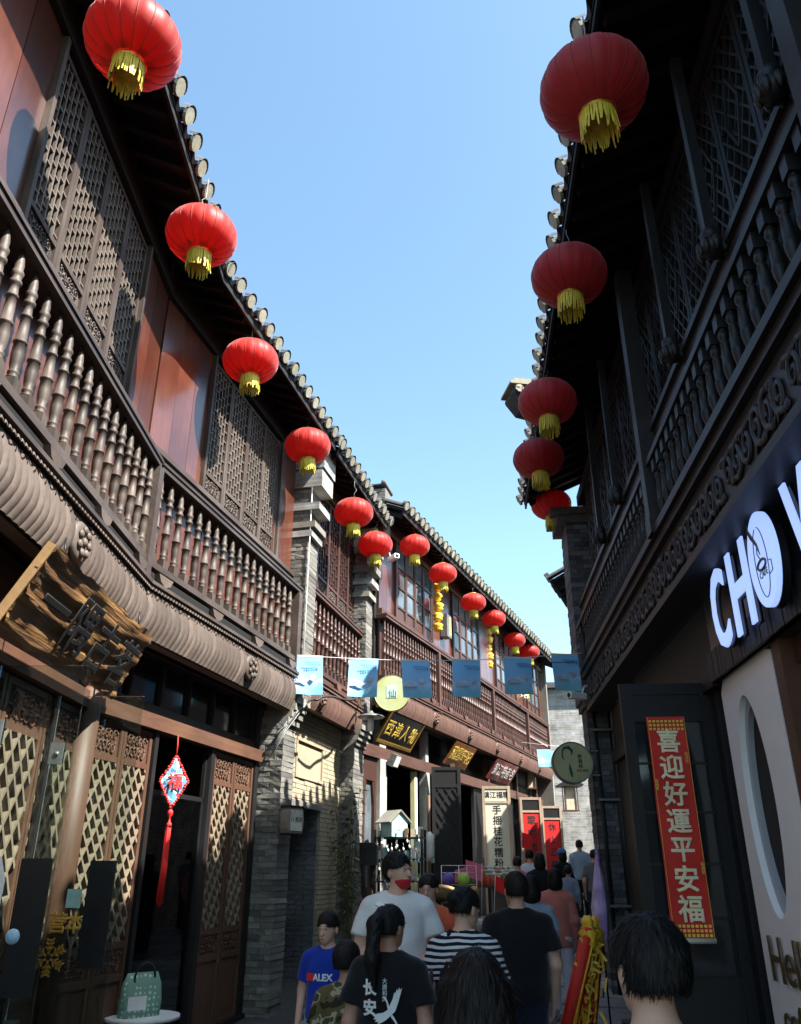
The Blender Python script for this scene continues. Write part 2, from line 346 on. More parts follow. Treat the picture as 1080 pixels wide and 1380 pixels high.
def scroll_mesh(w, h, mt, depth=.012, turns=1.2, rad=.0055):
    mb = MB(); r_ = random.Random(int(w*1000+h*77)); nx = 5
    for i in range(nx):
        for j in (0, 1):
            cx = -w*.40+w*.80*(i+.5*(j % 2)*.6+.1)/(nx-.2); cz = h*(.28+.44*j); r0 = h*.23; sg = 1 if (i+j) % 2 else -1; ph = r_.uniform(0, 6)
            pts = [(cx+r0*(1-.8*t/9)*math.cos(sg*t/9*turns*6.28+ph), -depth*.6, cz+r0*(1-.8*t/9)*math.sin(sg*t/9*turns*6.28+ph)) for t in range(10)]
            mb.tube(pts, [rad*(1.3-.5*t/9) for t in range(10)], 5)
            mb.lathe([(h*.07, .004), (h*.06, -.006), (.001, -.012)], 6, c=(cx+h*.26*math.cos(ph), -depth*.4, cz+h*.2*math.sin(ph*2)), axis='y')
    return mb.mesh('carving', mt)
def baluster_mesh(H, k, mt, n=10):
    mb = MB(); c = k
    mb.box(-.042*c, .042*c, -.042*c, .042*c, 0, .10*H)
    P = [(.034, .10), (.040, .115), (.028, .13), (.036, .145), (.036, .16), (.027, .175), (.036, .22), (.040, .30), (.037, .385), (.044, .39), (.044, .405), (.035, .41), (.033, .52), (.030, .60), (.038, .605), (.038, .62), (.030, .63), (.027, .70), (.036, .71), (.040, .725), (.036, .74), (.027, .75), (.034, .78), (.040, .80), (.034, .82), (.028, .83), (.030, .87), (.022, .93), (.012, .965), (.012, 1.0)]
    mb.lathe([(r*c, z*H) for r, z in P], n)
    return mb.mesh('baluster', mt)
def baluster_r_mesh(H, mt):
    mb = MB(); mb.box(-.042, .042, -.042, .042, .80*H, H); mb.box(-.036, .036, -.036, .036, 0, .07*H)
    P = [(.026, .07), (.034, .10), (.028, .13), (.031, .16), (.046, .26), (.045, .30), (.047, .31), (.047, .33), (.041, .34), (.040, .48), (.033, .60), (.036, .605), (.036, .62), (.028, .63), (.026, .66), (.038, .68), (.043, .72), (.038, .76), (.026, .775), (.034, .79), (.034, .80)]
    mb.lathe([(r*.86, z*H) for r, z in P], 12); return mb.mesh('baluster', mt)
def rib_mesh(h, w, mt):
    mb = MB(); N = 9; sec = [(-.5, 0), (-.3, .6), (0, 1), (.3, .6), (.5, 0)]
    vs = []; fs = []
    for i in range(N):
        t = i/(N-1); z = -h*t; bul = .06*math.sin(math.pi*(t*.8+.1))+.02*(1-t); sh = .07*math.sin(math.pi*t*1.05)
        for a, d in sec: vs.append((a*w*1.02+sh, -(bul+d*.024*(.35+.65*math.sin(math.pi*min(1, t*1.1+.05)))), z))
    for i in range(N-1):
        for k in range(4): fs.append((i*5+k, (i+1)*5+k, (i+1)*5+k+1, i*5+k+1))
    mb.add(vs, fs, 0, True); return mb.mesh('carved_rib', mt)
def tile_mesh(L=1.1, r=.074):
    mb = MB(); n = 8; vs = []; fs = []     # cover tile along +y (up slope), end cap at y=0 faces -y
    for y in (0, L):
        for k in range(n+1):
            a = math.pi*k/n; vs.append((r*math.cos(a), y, r*math.sin(a)))
    for k in range(n): fs.append((k, k+1, n+2+k, n+1+k))
    mb.add(vs, fs, 0, True)
    d = [(r*1.08*math.cos(a), -.012, r*.25+r*1.1*math.sin(a)) for a in [2*math.pi*i/14 for i in range(14)]]
    mb.add(d+[(x, .02, z) for x, y, z in d], [tuple(range(14))]+[(i, 14+i, 14+(i+1) % 14, (i+1) % 14) for i in range(14)], 1)
    mb.add([(x*1.12, -.016+.0, .018+z*1.12) for x, y, z in d[:8]]+[(x*1.12, .07, .018+z*1.12) for x, y, z in d[:8]], [(i, i+1, 9+i, 8+i) for i in range(7)], 0)
    return mb.mesh('roof_tile', [TILE, TILE_END])
def drip_mesh():
    mb = MB(); n = 6                          # pan tile between covers with a curved drip lip
    P = []
    for y in (0, 1.0):
        for k in range(n+1):
            x = -.085+.17*k/n; P.append((x, y, -.035*math.cos(x/.085*math.pi/2)+.01))
    mb.add(P, [(k, k+1, n+2+k, n+1+k) for k in range(n)], 0, True)
    lip = [(-.085+.17*k/n, -.004, -.035*math.cos((-.085+.17*k/n)/.085*math.pi/2)+.008) for k in range(n+1)]
    low = [(x*.9, .008, z-.05*math.cos(x/.085*math.pi/2)) for x, y, z in lip]
    mb.add(lip+low, [(k, n+1+k, n+2+k, k+1) for k in range(n)], 0)
    return mb.mesh('drip_tile', [TILE])
ME_TILE = tile_mesh(); ME_DRIP = drip_mesh()
ME_RAFT = MB().box(-.03, .03, 0, 1.3, -.09, -.005).mesh('rafter', W_SOFFIT)
def roof(root, fr, s0, s1, o, z, slope=R(24), pitch=.28, depth=3.4, label=None):
    c, sn = math.cos(slope), math.sin(slope)
    mb = MB()
    P = [(s, -(o-.06-d*c), z-.05+d*sn+dz) for dz in (0, .05) for d in (0, depth) for s in (s0, s1)]
    mb.add(P, [(0, 2, 3, 1), (4, 5, 7, 6), (0, 1, 5, 4), (2, 6, 7, 3), (0, 4, 6, 2), (1, 3, 7, 5)])
    mb.fb(s0, s1, o-.10, o-.07, z-.13, z-.055)        # eave board
    r = obj('roof', mb, root, fr.M, W_SOFFIT)
    n = max(1, int((s1-s0)/pitch)); p = (s1-s0)/n
    for i in range(n+1):
        s = s0+p*i
        jz = random.uniform(-.008, .008)
        if i < n or True: obj('roof_tile', ME_TILE, r, fr.at(s, o+random.uniform(-.015, .015), z+.02+jz, 0, slope))
        if i < n:
            obj('drip_tile', ME_DRIP, r, fr.at(s+p/2, o-.02, z+.01, 0, slope))
            obj('rafter', ME_RAFT, r, fr.at(s+p/2, o-.12, z-.06, 0, slope))
    return r
ME_DISC = {}
def medallion_mesh(r, mt):
    mb = MB(); mb.lathe([(r, 0), (r, -.02), (r*.9, -.04), (r*.75, -.05), (0.001, -.055)], 18, 0, axis='y')
    for k in range(7):
        a = 2*math.pi*k/7; c = Vector((math.cos(a)*r*.55, -.055, math.sin(a)*r*.55))
        mb.lathe([(r*.22, 0), (r*.2, -.012), (r*.1, -.022), (.001, -.024)], 8, 0, c=c, axis='y')
    mb.lathe([(r*.25, 0), (r*.2, -.015), (.001, -.03)], 10, 0, c=(0, -.055, 0), axis='y')
    return mb.mesh('medallion', mt)
ME_MED = medallion_mesh(.17, W_CARVE); ME_MEDF = medallion_mesh(.14, W_FCARVE)
ME_RIB = rib_mesh(.46, .085, W_CARVE); ME_RIBF = rib_mesh(.40, .075, W_FCARVE)
ME_BAL = baluster_mesh(.94, 1.08, W_UP); ME_BALM = baluster_mesh(1.02, .9, W_FAR, 8); ME_BALF = baluster_mesh(1.08, .8, W_FAR, 8)
ME_SCR = scroll_mesh(.4, .16, W_UP); ME_SCRD = scroll_mesh(.38, .17, W_DOOR); ME_SCRK = scroll_mesh(.38, .16, W_BLACK)

def balustrade(root, fr, s0, s1, zt, zb, me, pitch, mr, posts=(), o=0., hb=None, post_w=.14):
    """handrail, balusters, bottom rail, base mouldings"""
    mb = MB(); mb.fb(s0, s1, -.14, .06, zt-.085, zt-.03); mb.fb(s0-.01, s1+.01, -.15, .075, zt-.03, zt)
    obj('handrail', mb, root, fr.at(0, o), mr)
    mb = MB(); mb.fb(s0, s1, -.10, .05, zb, zb+.065); obj('bottom_rail', mb, root, fr.at(0, o), mr)
    H = (zt-.085)-(zb+.065); n = max(1, int(round((s1-s0)/pitch)))
    h0 = max(v.co.z for v in me.vertices)
    for i in range(n):
        s = s0+(i+.5)*(s1-s0)/n
        if any(abs(s-p) < post_w*.75 for p in posts): continue
        b = obj('baluster', me, root, fr.at(s, o-.01, zb+.065, random.uniform(-.05, .05))); b.scale.z = H/h0
    for p in posts:
        mb = MB(); mb.fb(-post_w/2, post_w/2, -.09, .07, zb-.12, zt-.09); mb.fb(-post_w*.6, post_w*.6, -.1, .08, zb-.16, zb-.12)
        obj('corner_post', mb, root, fr.at(p, o), W_UPX if mr is W_UPX else mr)
def fascia(root, fr, s0, s1, ztop, h, rib, pitch, meds, mr, mc, medme, o=0.):
    mb = MB()
    mb.fb(s0, s1, -.12, .03, ztop+.08, ztop+.20)             # recessed board with scroll feet in front
    obj('base_board', mb, root, fr.at(0, o), W_SOFFIT if mr is W_UPX else mr)
    n = int((s1-s0)/1.15)
    for i in range(n+1):
        s = s0+.3+(s1-s0-.6)*i/max(1, n)
        f = MB().prism([(-.14, .12), (.14, .12), (.10, .05), (.05, .03), (.0, .0), (-.05, .03), (-.10, .05)], -.055, 0); obj('scroll_foot', f, root, fr.at(s, o+.03, ztop+.08), mc)
    mb = MB(); mb.fb(s0, s1, -.12, .11, ztop+.045, ztop+.08); mb.fb(s0, s1, -.12, .075, ztop+.02, ztop+.045)
    obj('ledge', mb, root, fr.at(0, o), mr)
    mb = MB(); N = 8; vs = []
    for s in (s0, s1):
        for i in range(N):
            t = i/(N-1); vs.append((s, -(.06*math.sin(math.pi*(t*.8+.1))+.02*(1-t)-.004), ztop-h*t))
    mb.add(vs, [(i, i+1, N+i+1, N+i) for i in range(N-1)], 0, True); mb.fb(s0, s1, -.14, -.02, ztop-h, ztop+.02)
    obj('fascia_board', mb, root, fr.at(0, o), mc)
    nr = int((s1-s0-.02)/pitch)
    for i in range(nr):
        s = s0+(i+.35)*(s1-s0-.05)/nr
        if any(abs(s-m) < .16 for m in meds): continue
        obj('carved_rib', rib, root, fr.at(s, o, ztop))
    for m in meds: obj('medallion', medme, root, fr.at(m, o+.05, ztop-h*.5))
    mb = MB()
    k = int((s1-s0)/.06)
    for i in range(k):
        c = s0+(i+.5)*(s1-s0)/k; mb.tube([(c-.024, -.09, ztop+.018), (c-.018, -.098, ztop-.004), (c, -.1, ztop-.016), (c+.018, -.098, ztop-.004), (c+.024, -.09, ztop+.018)], .006, 4, cap=False)
    b = obj('bead_trim', mb, root, fr.at(0, o), mc); b['kind'] = 'stuff'
def lattice_window(root, fr, s, o, z0, z1, w, mf, lat, carve, pane, panel_h=.28, name='window'):
    t = .05; mb = MB(); H = z1-z0
    mb.fb(0, t, -.05, .0, 0, H); mb.fb(w-t, w, -.05, .0, 0, H)
    mb.fb(t, w-t, -.047, -.003, 0, t); mb.fb(t, w-t, -.047, -.003, H-t, H); mb.fb(t, w-t, -.047, -.003, panel_h-.025, panel_h+.025)
    win = obj(name, mb, root, fr.at(s, o, z0), mf)
    mb = MB(); mb.fb(t, w-t, -.04, -.028, t, panel_h-.025); p = obj('lower_panel', mb, win, fr.at(s, o, z0), mf)
    c = obj('carving', carve, p, fr.at(s+w/2, o-.027, z0+t+.01)); c.scale = ((w-2*t)/.42, 1, (panel_h-.09)/.16)
    if lat:
        l = obj('lattice', lat, win, fr.at(s+t, o-.034, z0+panel_h+.025)); l['kind'] = 'stuff'
    mb = MB(); mb.fb(t, w-t, -.12, -.11, panel_h, H-t); obj('pane', mb, win, fr.at(s, o, z0), pane)
    return win
def planks(root, fr, s0, s1, o, z0, z1, w, mt, name='wall_plank'):
    n = max(1, int(round((s1-s0)/w))); p = (s1-s0)/n
    me = MB().fb(.004, p-.004, -.035, 0, 0, z1-z0).mesh(name, mt)
    for i in range(n): obj(name, me, root, fr.at(s0+i*p, o+random.uniform(-.004, .002), z0))
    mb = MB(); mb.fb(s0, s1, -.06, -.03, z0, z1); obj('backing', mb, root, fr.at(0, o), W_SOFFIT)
def door_leaf(root, M_at, w, H, mf, lat, carve, mlow=None, lz0=1.05, lz1=2.62, name='door_leaf'):
    """M_at(s,o,z)->matrix; x along leaf, faces -y"""
    t = .05; mb = MB()
    mb.fb(0, t, -.05, 0, 0, H); mb.fb(w-t, w, -.05, 0, 0, H)
    for a, b in ((0, .10), (.72, .78), (lz0-.06, lz0), (lz1, lz1+.05), (H-.05, H)): mb.fb(t, w-t, -.047, -.003, a, b)
    d = obj(name, mb, root, M_at(0, 0, 0), mf)
    for a, b, cv in ((.10, .72, False), (.78, lz0-.06, True), (lz1+.05, H-.05, True)):
        mb = MB(); mb.fb(t, w-t, -.035, -.022, a, b); p = obj('door_panel', mb, d, M_at(0, 0, 0), mlow or mf)
        if cv: c = obj('carving', carve, p, M_at(w/2, -.02, a+.01)); c.scale = ((w-2*t)/.40, 1, (b-a-.02)/.17)
    l = obj('lattice', lat, d, M_at(t, -.052, lz0)); l['kind'] = 'stuff'
    return d
def at_fr(fr, s, o, z=0.):
    return lambda a, b, c: fr.at(s+a, o+b, z+c)
ME_BRICK = {}
def brick_mesh(lx, ly, h, mt):
    key = (round(lx, 3), round(ly, 3), round(h, 3), mt.name)
    if key not in ME_BRICK:
        mb = MB(); j = lambda: random.uniform(-.004, .004)
        vs = [(x+j(), y+j(), z+j()*.5) for x in (0, lx) for y in (0, ly) for z in (0, h)]
        mb.add(vs, [(0, 1, 3, 2), (4, 6, 7, 5), (0, 4, 5, 1), (2, 3, 7, 6), (0, 2, 6, 4), (1, 5, 7, 3)]); ME_BRICK[key] = [mb.mesh('brick', mt)]
        for k in range(3):
            mb2 = MB(); vs = [(x+j()*1.6, y+j()*1.6, z+j()*.6) for x in (0, lx) for y in (0, ly) for z in (0, h)]
            mb2.add(vs, [(0, 1, 3, 2), (4, 6, 7, 5), (0, 4, 5, 1), (2, 3, 7, 6), (0, 2, 6, 4), (1, 5, 7, 3)]); ME_BRICK[key].append(mb2.mesh('brick', mt))
    return random.choice(ME_BRICK[key])
def brick_pier(root, fr, s0, s1, o0, o1, z0, z1, mt, mm, course=.071, core='core'):
    """bricks laid in courses round a mortar core"""
    mb = MB(); mb.fb(s0+.012, s1-.012, o0+.012, o1-.012, z0, z1); obj(core, mb, root, fr.M, mm)
    n = int((z1-z0)/course); D = o1-o0; L = s1-s0; g = .008
    for i in range(n):
        z = z0+i*course; cuts = [0, .5, 1] if i % 2 == 0 else [0, .27, .76, 1]
        for a, b in zip(cuts, cuts[1:]):
            ly = (b-a)*D-g; oo = o1-a*D-g/2
            obj('brick', brick_mesh(L-.002, ly, course-g, mt), root, fr.at(s0+random.uniform(-.006, .004), oo+random.uniform(-.004, .004), z))
def brick_sheet(fr, s0, s1, o, z0, z1, course=.07, bl=.24, holes=()):
    mb = MB(); n = int((z1-z0)/course)
    for i in range(n):
        z = z0+i*course; x = s0-(bl/2 if i % 2 else 0)
        while x < s1:
            a, b = max(x, s0), min(x+bl-.008, s1); zc = z+course/2
            cut = False
            for h0, h1, g0, g1 in holes:
                if g0 < zc < g1:
                    if a >= h0 and b <= h1: cut = True
                    elif a < h0 < b <= h1: b = h0
                    elif h0 <= a < h1 < b: a = h1
                    elif a < h0 and b > h1: b = h0
            if not cut and b-a > .02:
                j = random.uniform(-.006, .004); mb.fb(a, b, o-.05, o+j, z, z+course-.008)
            x += bl
    return mb

# ================================================================ SETTING: ground + paving
mb = MB(); ys = [-60, -20, 0, 5, 10.5, 12, 14, 17, 19, 21, 25, 30, 60, 400]; xs = [-200, -20, -8, -3, 0, 3, 8, 20, 200]
mb.add([(x, y, gz(y)-.035) for y in ys for x in xs], [(j*9+i, j*9+i+1, (j+1)*9+i+1, (j+1)*9+i) for j in range(len(ys)-1) for i in range(8)])
ground = obj('ground', mb, None, Matrix(), GROUND); ground['kind'] = 'structure'
def street_mid(y):
    if y < 8: return -.2+.04*y
    return .12+(y-8)*.245 if y < 15.2 else .12+7.2*.245+(y-15.2)*.40
PAVES = []
for wv in range(6):
    j = lambda: random.uniform(-.006, .006)
    L_, W_ = [(.98, .52), (.80, .52), (.62, .52), (.98, .52), (.74, .52), (.88, .52)][wv]
    m_ = MB(); z1 = .012
    top = [(-L_/2+.012+j(), -W_/2+.012+j(), z1), (L_/2-.012+j(), -W_/2+.012+j(), z1), (L_/2-.012+j(), W_/2-.012+j(), z1+j()), (-L_/2+.012+j(), W_/2-.012+j(), z1)]
    mid = [(-L_/2, -W_/2, 0), (L_/2, -W_/2, 0), (L_/2, W_/2, 0), (-L_/2, W_/2, 0)]; bot = [(x, y, -.05) for x, y, z in mid]
    m_.add(top+mid+bot, [(0, 1, 2, 3)]+[(4+i, 4+(i+1) % 4, (i+1) % 4, i) for i in range(4)]+[(8+i, 8+(i+1) % 4, 4+(i+1) % 4, 4+i) for i in range(4)])
    PAVES.append((L_, m_.mesh('paving_stone', PAVE)))
y = 3.2; row = 0; count = 0
while y < 26:
    xm = street_mid(y); ang = -math.atan((street_mid(y+.3)-street_mid(y-.3))/.6); pit = math.atan((gz(y+.3)-gz(y-.3))/.6)
    x = -2.35+random.uniform(0, .4)
    while x < 2.2:
        L_, me = random.choice(PAVES)
        if x+L_ > 2.5: break
        c = x+L_/2
        if count < 298:
            Mx = Matrix.Translation((xm+c*math.cos(ang), y+c*math.sin(ang), gz(y+c*math.sin(ang)))) @ Matrix.Rotation(ang, 4, 'Z') @ Matrix.Rotation(pit, 4, 'X')
            obj('paving_stone', me, ground, Mx); count += 1
        x += L_+.02
    y += .54 if y < 12 else .56; row += 1

# ================================================================ LEFT: lattice-windowed shop house (two bays meeting at a slight bend)
house = thing('shop_house', 'two-storey brown timber shop house with lattice windows and turned balustrade behind the plank sign', 'building', A1.at(7.5, -.35))
ZR, ZB = 5.58, 4.44
WALL_O = -.16
for fr, s0, s1, wins, pans in ((A1, .6, 7.5, [(4.36, 4)], [(.6, 4.31), (6.73, 7.5)]), (S2, 0., 4.24, [(1.22, 4)], [(0, 1.22), (3.43, 4.24)])):
    # wall behind balusters, sill, panels, windows, frieze
    planks(house, fr, s0, s1, WALL_O+.02, 4.3, 5.62, .26, W_PANEL)
    mb = MB(); mb.fb(s0, s1, WALL_O-.06, WALL_O+.05, 5.62, 5.78); mb.fb(s0, s1, WALL_O-.05, WALL_O+.08, 5.78, 5.84); obj('sill_beam', mb, house, fr.M, W_UPX)
    for a, b in pans: planks(house, fr, a, b, WALL_O, 5.84, 7.78, .43, W_PANEL)
    for a, n in wins:
        w = .578
        for q in (a-.05, a+n*w): obj('window_post', MB().fb(q, q+.05, WALL_O-.03, WALL_O+.05, 5.84, 7.78), house, fr.M, W_UP)
        for k in range(n):
            if fr is A1 and a < 2 and k < 2: pass
            if (w,) not in ME_DISC: ME_DISC[(w,)] = lattice_mesh(w-.1, 7.74-5.86-.28-.075, .080, .016, .024, False, W_LAT)
            lattice_window(house, fr, a+k*w, WALL_O+.01, 5.86, 7.74, w-.004, W_UP, ME_DISC[(w,)], ME_SCR, GLASS_D)
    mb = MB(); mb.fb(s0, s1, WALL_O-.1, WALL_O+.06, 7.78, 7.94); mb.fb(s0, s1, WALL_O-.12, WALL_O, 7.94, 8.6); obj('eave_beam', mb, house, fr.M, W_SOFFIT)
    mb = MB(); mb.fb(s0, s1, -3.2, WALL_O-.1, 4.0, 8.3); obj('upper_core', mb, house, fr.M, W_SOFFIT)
    mb = MB(); mb.fb(s0, s1, -.38, -.1, 3.86, 4.3); mb.fb(s0, s1, -.5, -.36, 3.8, 4.0); obj('balcony_joist', mb, house, fr.M, W_SOFFIT)
    balustrade(house, fr, s0, s1 if fr is S2 else s1-.07, ZR, ZB, ME_BAL, .222, W_UPX, posts=([s1-.06] if fr is A1 else [s1-.07]))
    fascia(house, fr, s0, s1, 4.20, .46, ME_RIB, .094, ([2.9, 5.75] if fr is A1 else [2.55]), W_UPX, W_CARVE, ME_MED)
roof(house, A1, .5, 7.46, .55, 8.08, pitch=.30); roof(house, S2, .06, 4.3, .55, 8.08, pitch=.285)
# ground floor
col = MB(); col.lathe([(.13, 0), (.13, 3.25)], 14); obj('corner_column', col, house, A1.at(7.52, -.36), W_DOOR)
mb = MB(); mb.fb(.05, 4.0, -.44, -.29, 3.02, 3.17); obj('door_beam', mb, house, S2.M, W_DOORX)
mb = MB(); mb.fb(.05, 4.0, -.5, -.42, 3.17, 3.30); mb.fb(.05, 4.0, -.5, -.42, 3.78, 3.9)
for k in range(7): mb.fb(.06+k*.64, .11+k*.64, -.5, -.42, 3.30, 3.78)
obj('transom_frame', mb, house, S2.M, W_BLACK)
for k in range(6):
    mb = MB(); mb.fb(.115+k*.64, .695+k*.64, -.475, -.465, 3.302, 3.778); obj('transom_pane', mb, house, S2.M, GLASS_D)
LAT_D = lattice_mesh(.54-.1, 1.57, .098, .024, .045, True, W_LATD)
for s in (.08, .63): door_leaf(house, at_fr(S2, s, -.36), .54, 3.0, W_DOOR, LAT_D, ME_SCRD)
for s in (2.66, 3.26): door_leaf(house, at_fr(S2, s, -.36), .58, 3.0, W_DOOR, LAT_D, ME_SCRD)
mb = MB(); mb.fb(1.20, 1.27, -.46, -.34, 0, 3.02); mb.fb(2.54, 2.64, -.46, -.34, 0, 3.02); mb.fb(3.86, 3.98, -.46, -.34, 0, 3.02); obj('door_jamb', mb, house, S2.M, W_BLACK)
mb = MB(); mb.fb(.05, 3.98, -.56, -.30, -.02, .07); obj('threshold', mb, house, S2.M, W_BLACK)
mb = MB(); mb.fb(1.27, 1.30, -.44, -.40, .07, 3.02); mb.fb(2.51, 2.54, -.44, -.40, .07, 3.02); mb.fb(1.27, 2.54, -.44, -.40, 2.4, 2.45); obj('door_frame', mb, house, S2.M, W_BLACK)
mb = MB(); mb.fb(1.30, 2.51, -.425, -.415, .07, 2.4); obj('door_glass', mb, house, S2.M, GLASS)
mb = MB(); mb.fb(.0, 4.2, -2.6, -2.5, 0, 4.0); mb.fb(.0, .05, -2.6, -.5, 0, 4.0); mb.fb(4.15, 4.24, -2.6, -.36, 0, 4.0); mb.fb(0, 4.2, -2.6, -.5, 3.4, 3.5); obj('room_wall', mb, house, S2.M, mat('room_wall', (.09, .075, .06), .8, .3, 4))
mb = MB()
for z in (.5, .95, 1.4, 1.85): mb.fb(1.0, 3.0, -1.9, -1.5, z, z+.03)
mb.fb(.97, 1.0, -1.9, -1.5, 0, 2.2); mb.fb(3.0, 3.03, -1.9, -1.5, 0, 2.2); shelf = obj('shelf', mb, house, S2.M, W_DOORX)
LAT_A = lattice_mesh(.72-.1, 1.57, .12, .028, .05, True, W_LATD)
for k in range(5): door_leaf(house, at_fr(A1, 3.75+k*.74, -.37), .72, 3.0, W_DOOR, LAT_A, ME_SCRD)
mb = MB(); mb.fb(.6, 7.4, -.47, -.30, 3.02, 3.17); mb.fb(.6, 7.4, -.5, -.42, 3.17, 3.9); obj('lintel', mb, house, A1.M, W_DOORX)
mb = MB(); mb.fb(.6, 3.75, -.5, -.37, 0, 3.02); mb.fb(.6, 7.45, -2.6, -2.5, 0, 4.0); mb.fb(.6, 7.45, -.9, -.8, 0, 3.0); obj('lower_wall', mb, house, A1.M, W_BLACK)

# plank shop sign leaning out under the balcony
sg = thing('shop_sign', 'rough golden-brown carved plank sign tilted under the balcony with black characters', 'sign', A1.at(6.30, -.16, 3.13, 0, R(28)))
M0 = WM[sg]
mb = MB(); nx, nz_ = 56, 18; L_, H_ = 2.34, .66
vs = []
for k in range(nz_+1):
    for i in range(nx+1):
        u, v = i/nx, k/nz_
        gl = .010*math.sin(v*38+3*math.sin(u*4.3)+1.2*math.sin(u*11))+.009*math.sin(v*21+2.4*math.sin(u*3.1+1))+.005*math.sin(u*17+v*9)
        ed = .02*math.sin(u*23)+.012*math.sin(u*51) if k in (0, nz_) else 0
        vs.append((-L_/2+u*L_+(0 if 0 < i < nx else .01*math.sin(v*14)), -.045+gl, v*H_+ed*.5))
mb.add(vs, [(k*(nx+1)+i, k*(nx+1)+i+1, (k+1)*(nx+1)+i+1, (k+1)*(nx+1)+i) for k in range(nz_) for i in range(nx)], 0, True)
mb.box(-L_/2+.005, L_/2-.005, -.03, .02, 0.01, H_-.01)
obj('board', mb, sg, M0, W_SIGN)
mb = MB(); mb.box(-L_/2-.014, -L_/2, -.04, .03, 0, H_+.005); mb.box(-L_/2-.018, -L_/2, -.035, -.005, H_*.72, H_*.78); obj('end_strip', mb, sg, M0, SIGN_EDGE)
for i, ch in enumerate('一隅古茗'):
    t = text_mesh(ch, .47, .002, INK, fat=.013); obj('character', t, sg, M0 @ TR((-.72+i*.52, -.068, .35-.02*i)))
for sx in (-.9, .9):
    mb = MB(); mb.tube([(sx, -.0, H_-.05), (sx, .10, H_+.12)], .008, 5); obj('hanger', mb, sg, M0, BLACKM)

# frameless glass doors standing open
for k, (yy, lab) in enumerate(((5.7, 'open frameless glass door with blue round sticker on its dark push plate'), (6.8, 'open frameless glass door with gold snowflake sticker and dark push plate'))):
    gd = thing('glass_door', lab, 'door', TR((-2.86, yy, 0)), 'glass shop doors')
    M0 = WM[gd]; w = .70 if k else .62
    mb = MB(); mb.box(0, w, -.006, .006, .03, 3.0); obj('glass_pane', mb, gd, M0, GLASS)
    mb = MB(); mb.box(.46 if k else .40, .66 if k else .60, -.03, -.008, .95 if not k else 1.0, 1.73); obj('push_plate', mb, gd, M0, BLACKM)
    for z in (2.45, 1.72 if not k else .5):
        mb = MB(); mb.box(-.04, .10, -.02, .02, z, z+.17); mb.lathe([(.02, -.03), (.02, .0)], 8, c=(.05, 0, z+.08), axis='y'); obj('hinge_clamp', mb, gd, M0, GREYM)
    mb = MB(); mb.box(-.05, -.01, -.03, .03, 0, 3.0); obj('side_post', mb, gd, M0, BLACKM)
    if k:
        sf = MB()
        for a in range(6):
            d = Vector((math.cos(R(60*a+30)), 0, math.sin(R(60*a+30)))); c = Vector((.24, -.009, 1.07))
            sf.bar(c+d*.02, c+d*.12, .016, .003)
            for q in (.045, .075, .1):
                for sgn in (-1, 1):
                    e = Vector((math.cos(R(60*a+30+sgn*48)), 0, math.sin(R(60*a+30+sgn*48)))); sf.bar(c+d*q, c+d*q+e*.04, .013, .003)
        obj('snowflake_sticker', sf, gd, M0, GOLDM)
        for i, ch in enumerate('营本'):
            t = text_mesh(ch, .15, .001, GOLDM, fat=.004); obj('character', t, gd, M0 @ TR((.27+i*.13, -.009, 1.30), 0) @ Matrix.Diagonal((-1 if i == 0 else 1, 1, 1, 1)))
        mb = MB(); mb.box(.31, .42, -.011, -.007, 1.40, 1.53); obj('paper_card', mb, gd, M0, TEAL)
    else:
        mb = MB(); mb.lathe([(.045, 0), (.045, -.004), (.001, -.005)], 16, c=(.43, -.03, 1.28), axis='y'); obj('round_sticker', mb, gd, M0, mat('sticker_blue', (.35, .55, .72), .4))
        mb = MB(); mb.prism([(.04, 1.2), (.26, 1.16), (.30, 1.3), (.31, 1.6), (.26, 1.74), (.04, 1.76)], -.012, -.008); obj('oval_sticker', mb, gd, M0, WHITE)

# red hanging ornament
orn = thing('hanging_ornament', 'red-trimmed blue diamond cushion with long red tassel hung in the shop doorway', 'ornament', S2.at(1.46, -.22, 2.53, R(-48)))
M0 = WM[orn]
mb = MB(); q = [(0, .26), (.15, 0), (0, -.27), (-.15, 0)]
fr_ = [(x, -.012, z) for x, z in q]; mid = [(0, -.055, 0)]; bk = [(0, .055, 0)]
mb.add(fr_+mid+bk, [(0, 4, 1), (1, 4, 2), (2, 4, 3), (3, 4, 0), (1, 5, 0), (2, 5, 1), (3, 5, 2), (0, 5, 3)]); obj('cushion', mb, orn, M0, EMBR)
mb = MB()
for a, b in zip(q, q[1:]+q[:1]):
    for i in range(12):
        t = (i+.5)/12; p = Vector((a[0]+(b[0]-a[0])*t, -.012, a[1]+(b[1]-a[1])*t)); mb.lathe([(.002, -.016), (.014, -.008), (.017, 0), (.014, .008), (.002, .016)], 6, c=p+Vector((random.uniform(-.006, .006), random.uniform(-.01, .01), 0)))
TASSEL = mat('tassel_red', (.72, .025, .02), .6, .3, 40, (1, 1, .1), .3, 0)
obj('beaded_edge', mb, orn, M0, TASSEL)
t = text_mesh('福', .17, .002, TASSEL, fat=.004); obj('character', t, orn, M0 @ TR((0, -.052, 0)))
mb = MB(); mb.tube([(0, 0, .26), (0, 0, .36), (0, .02, .48)], .006, 5); obj('cord', mb, orn, M0, TASSEL); mb = MB(); mb.lathe([(.005, -.27), (.03, -.30), (.03, -.33), (.008, -.36), (.012, -.40), (.028, -.42), (.03, -.45)], 10)
for i in range(40):
    a = random.uniform(0, 6.28); r = random.uniform(0, .026); mb.tube([(r*math.cos(a), r*math.sin(a), -.42), (r*1.2*math.cos(a), r*1.2*math.sin(a), -.9+random.uniform(-.02, .02)), (r*1.4*math.cos(a)-.01, r*1.4*math.sin(a), -1.17+random.uniform(-.03, .03))], .005, 4)
obj('tassel', mb, orn, M0, TASSEL)
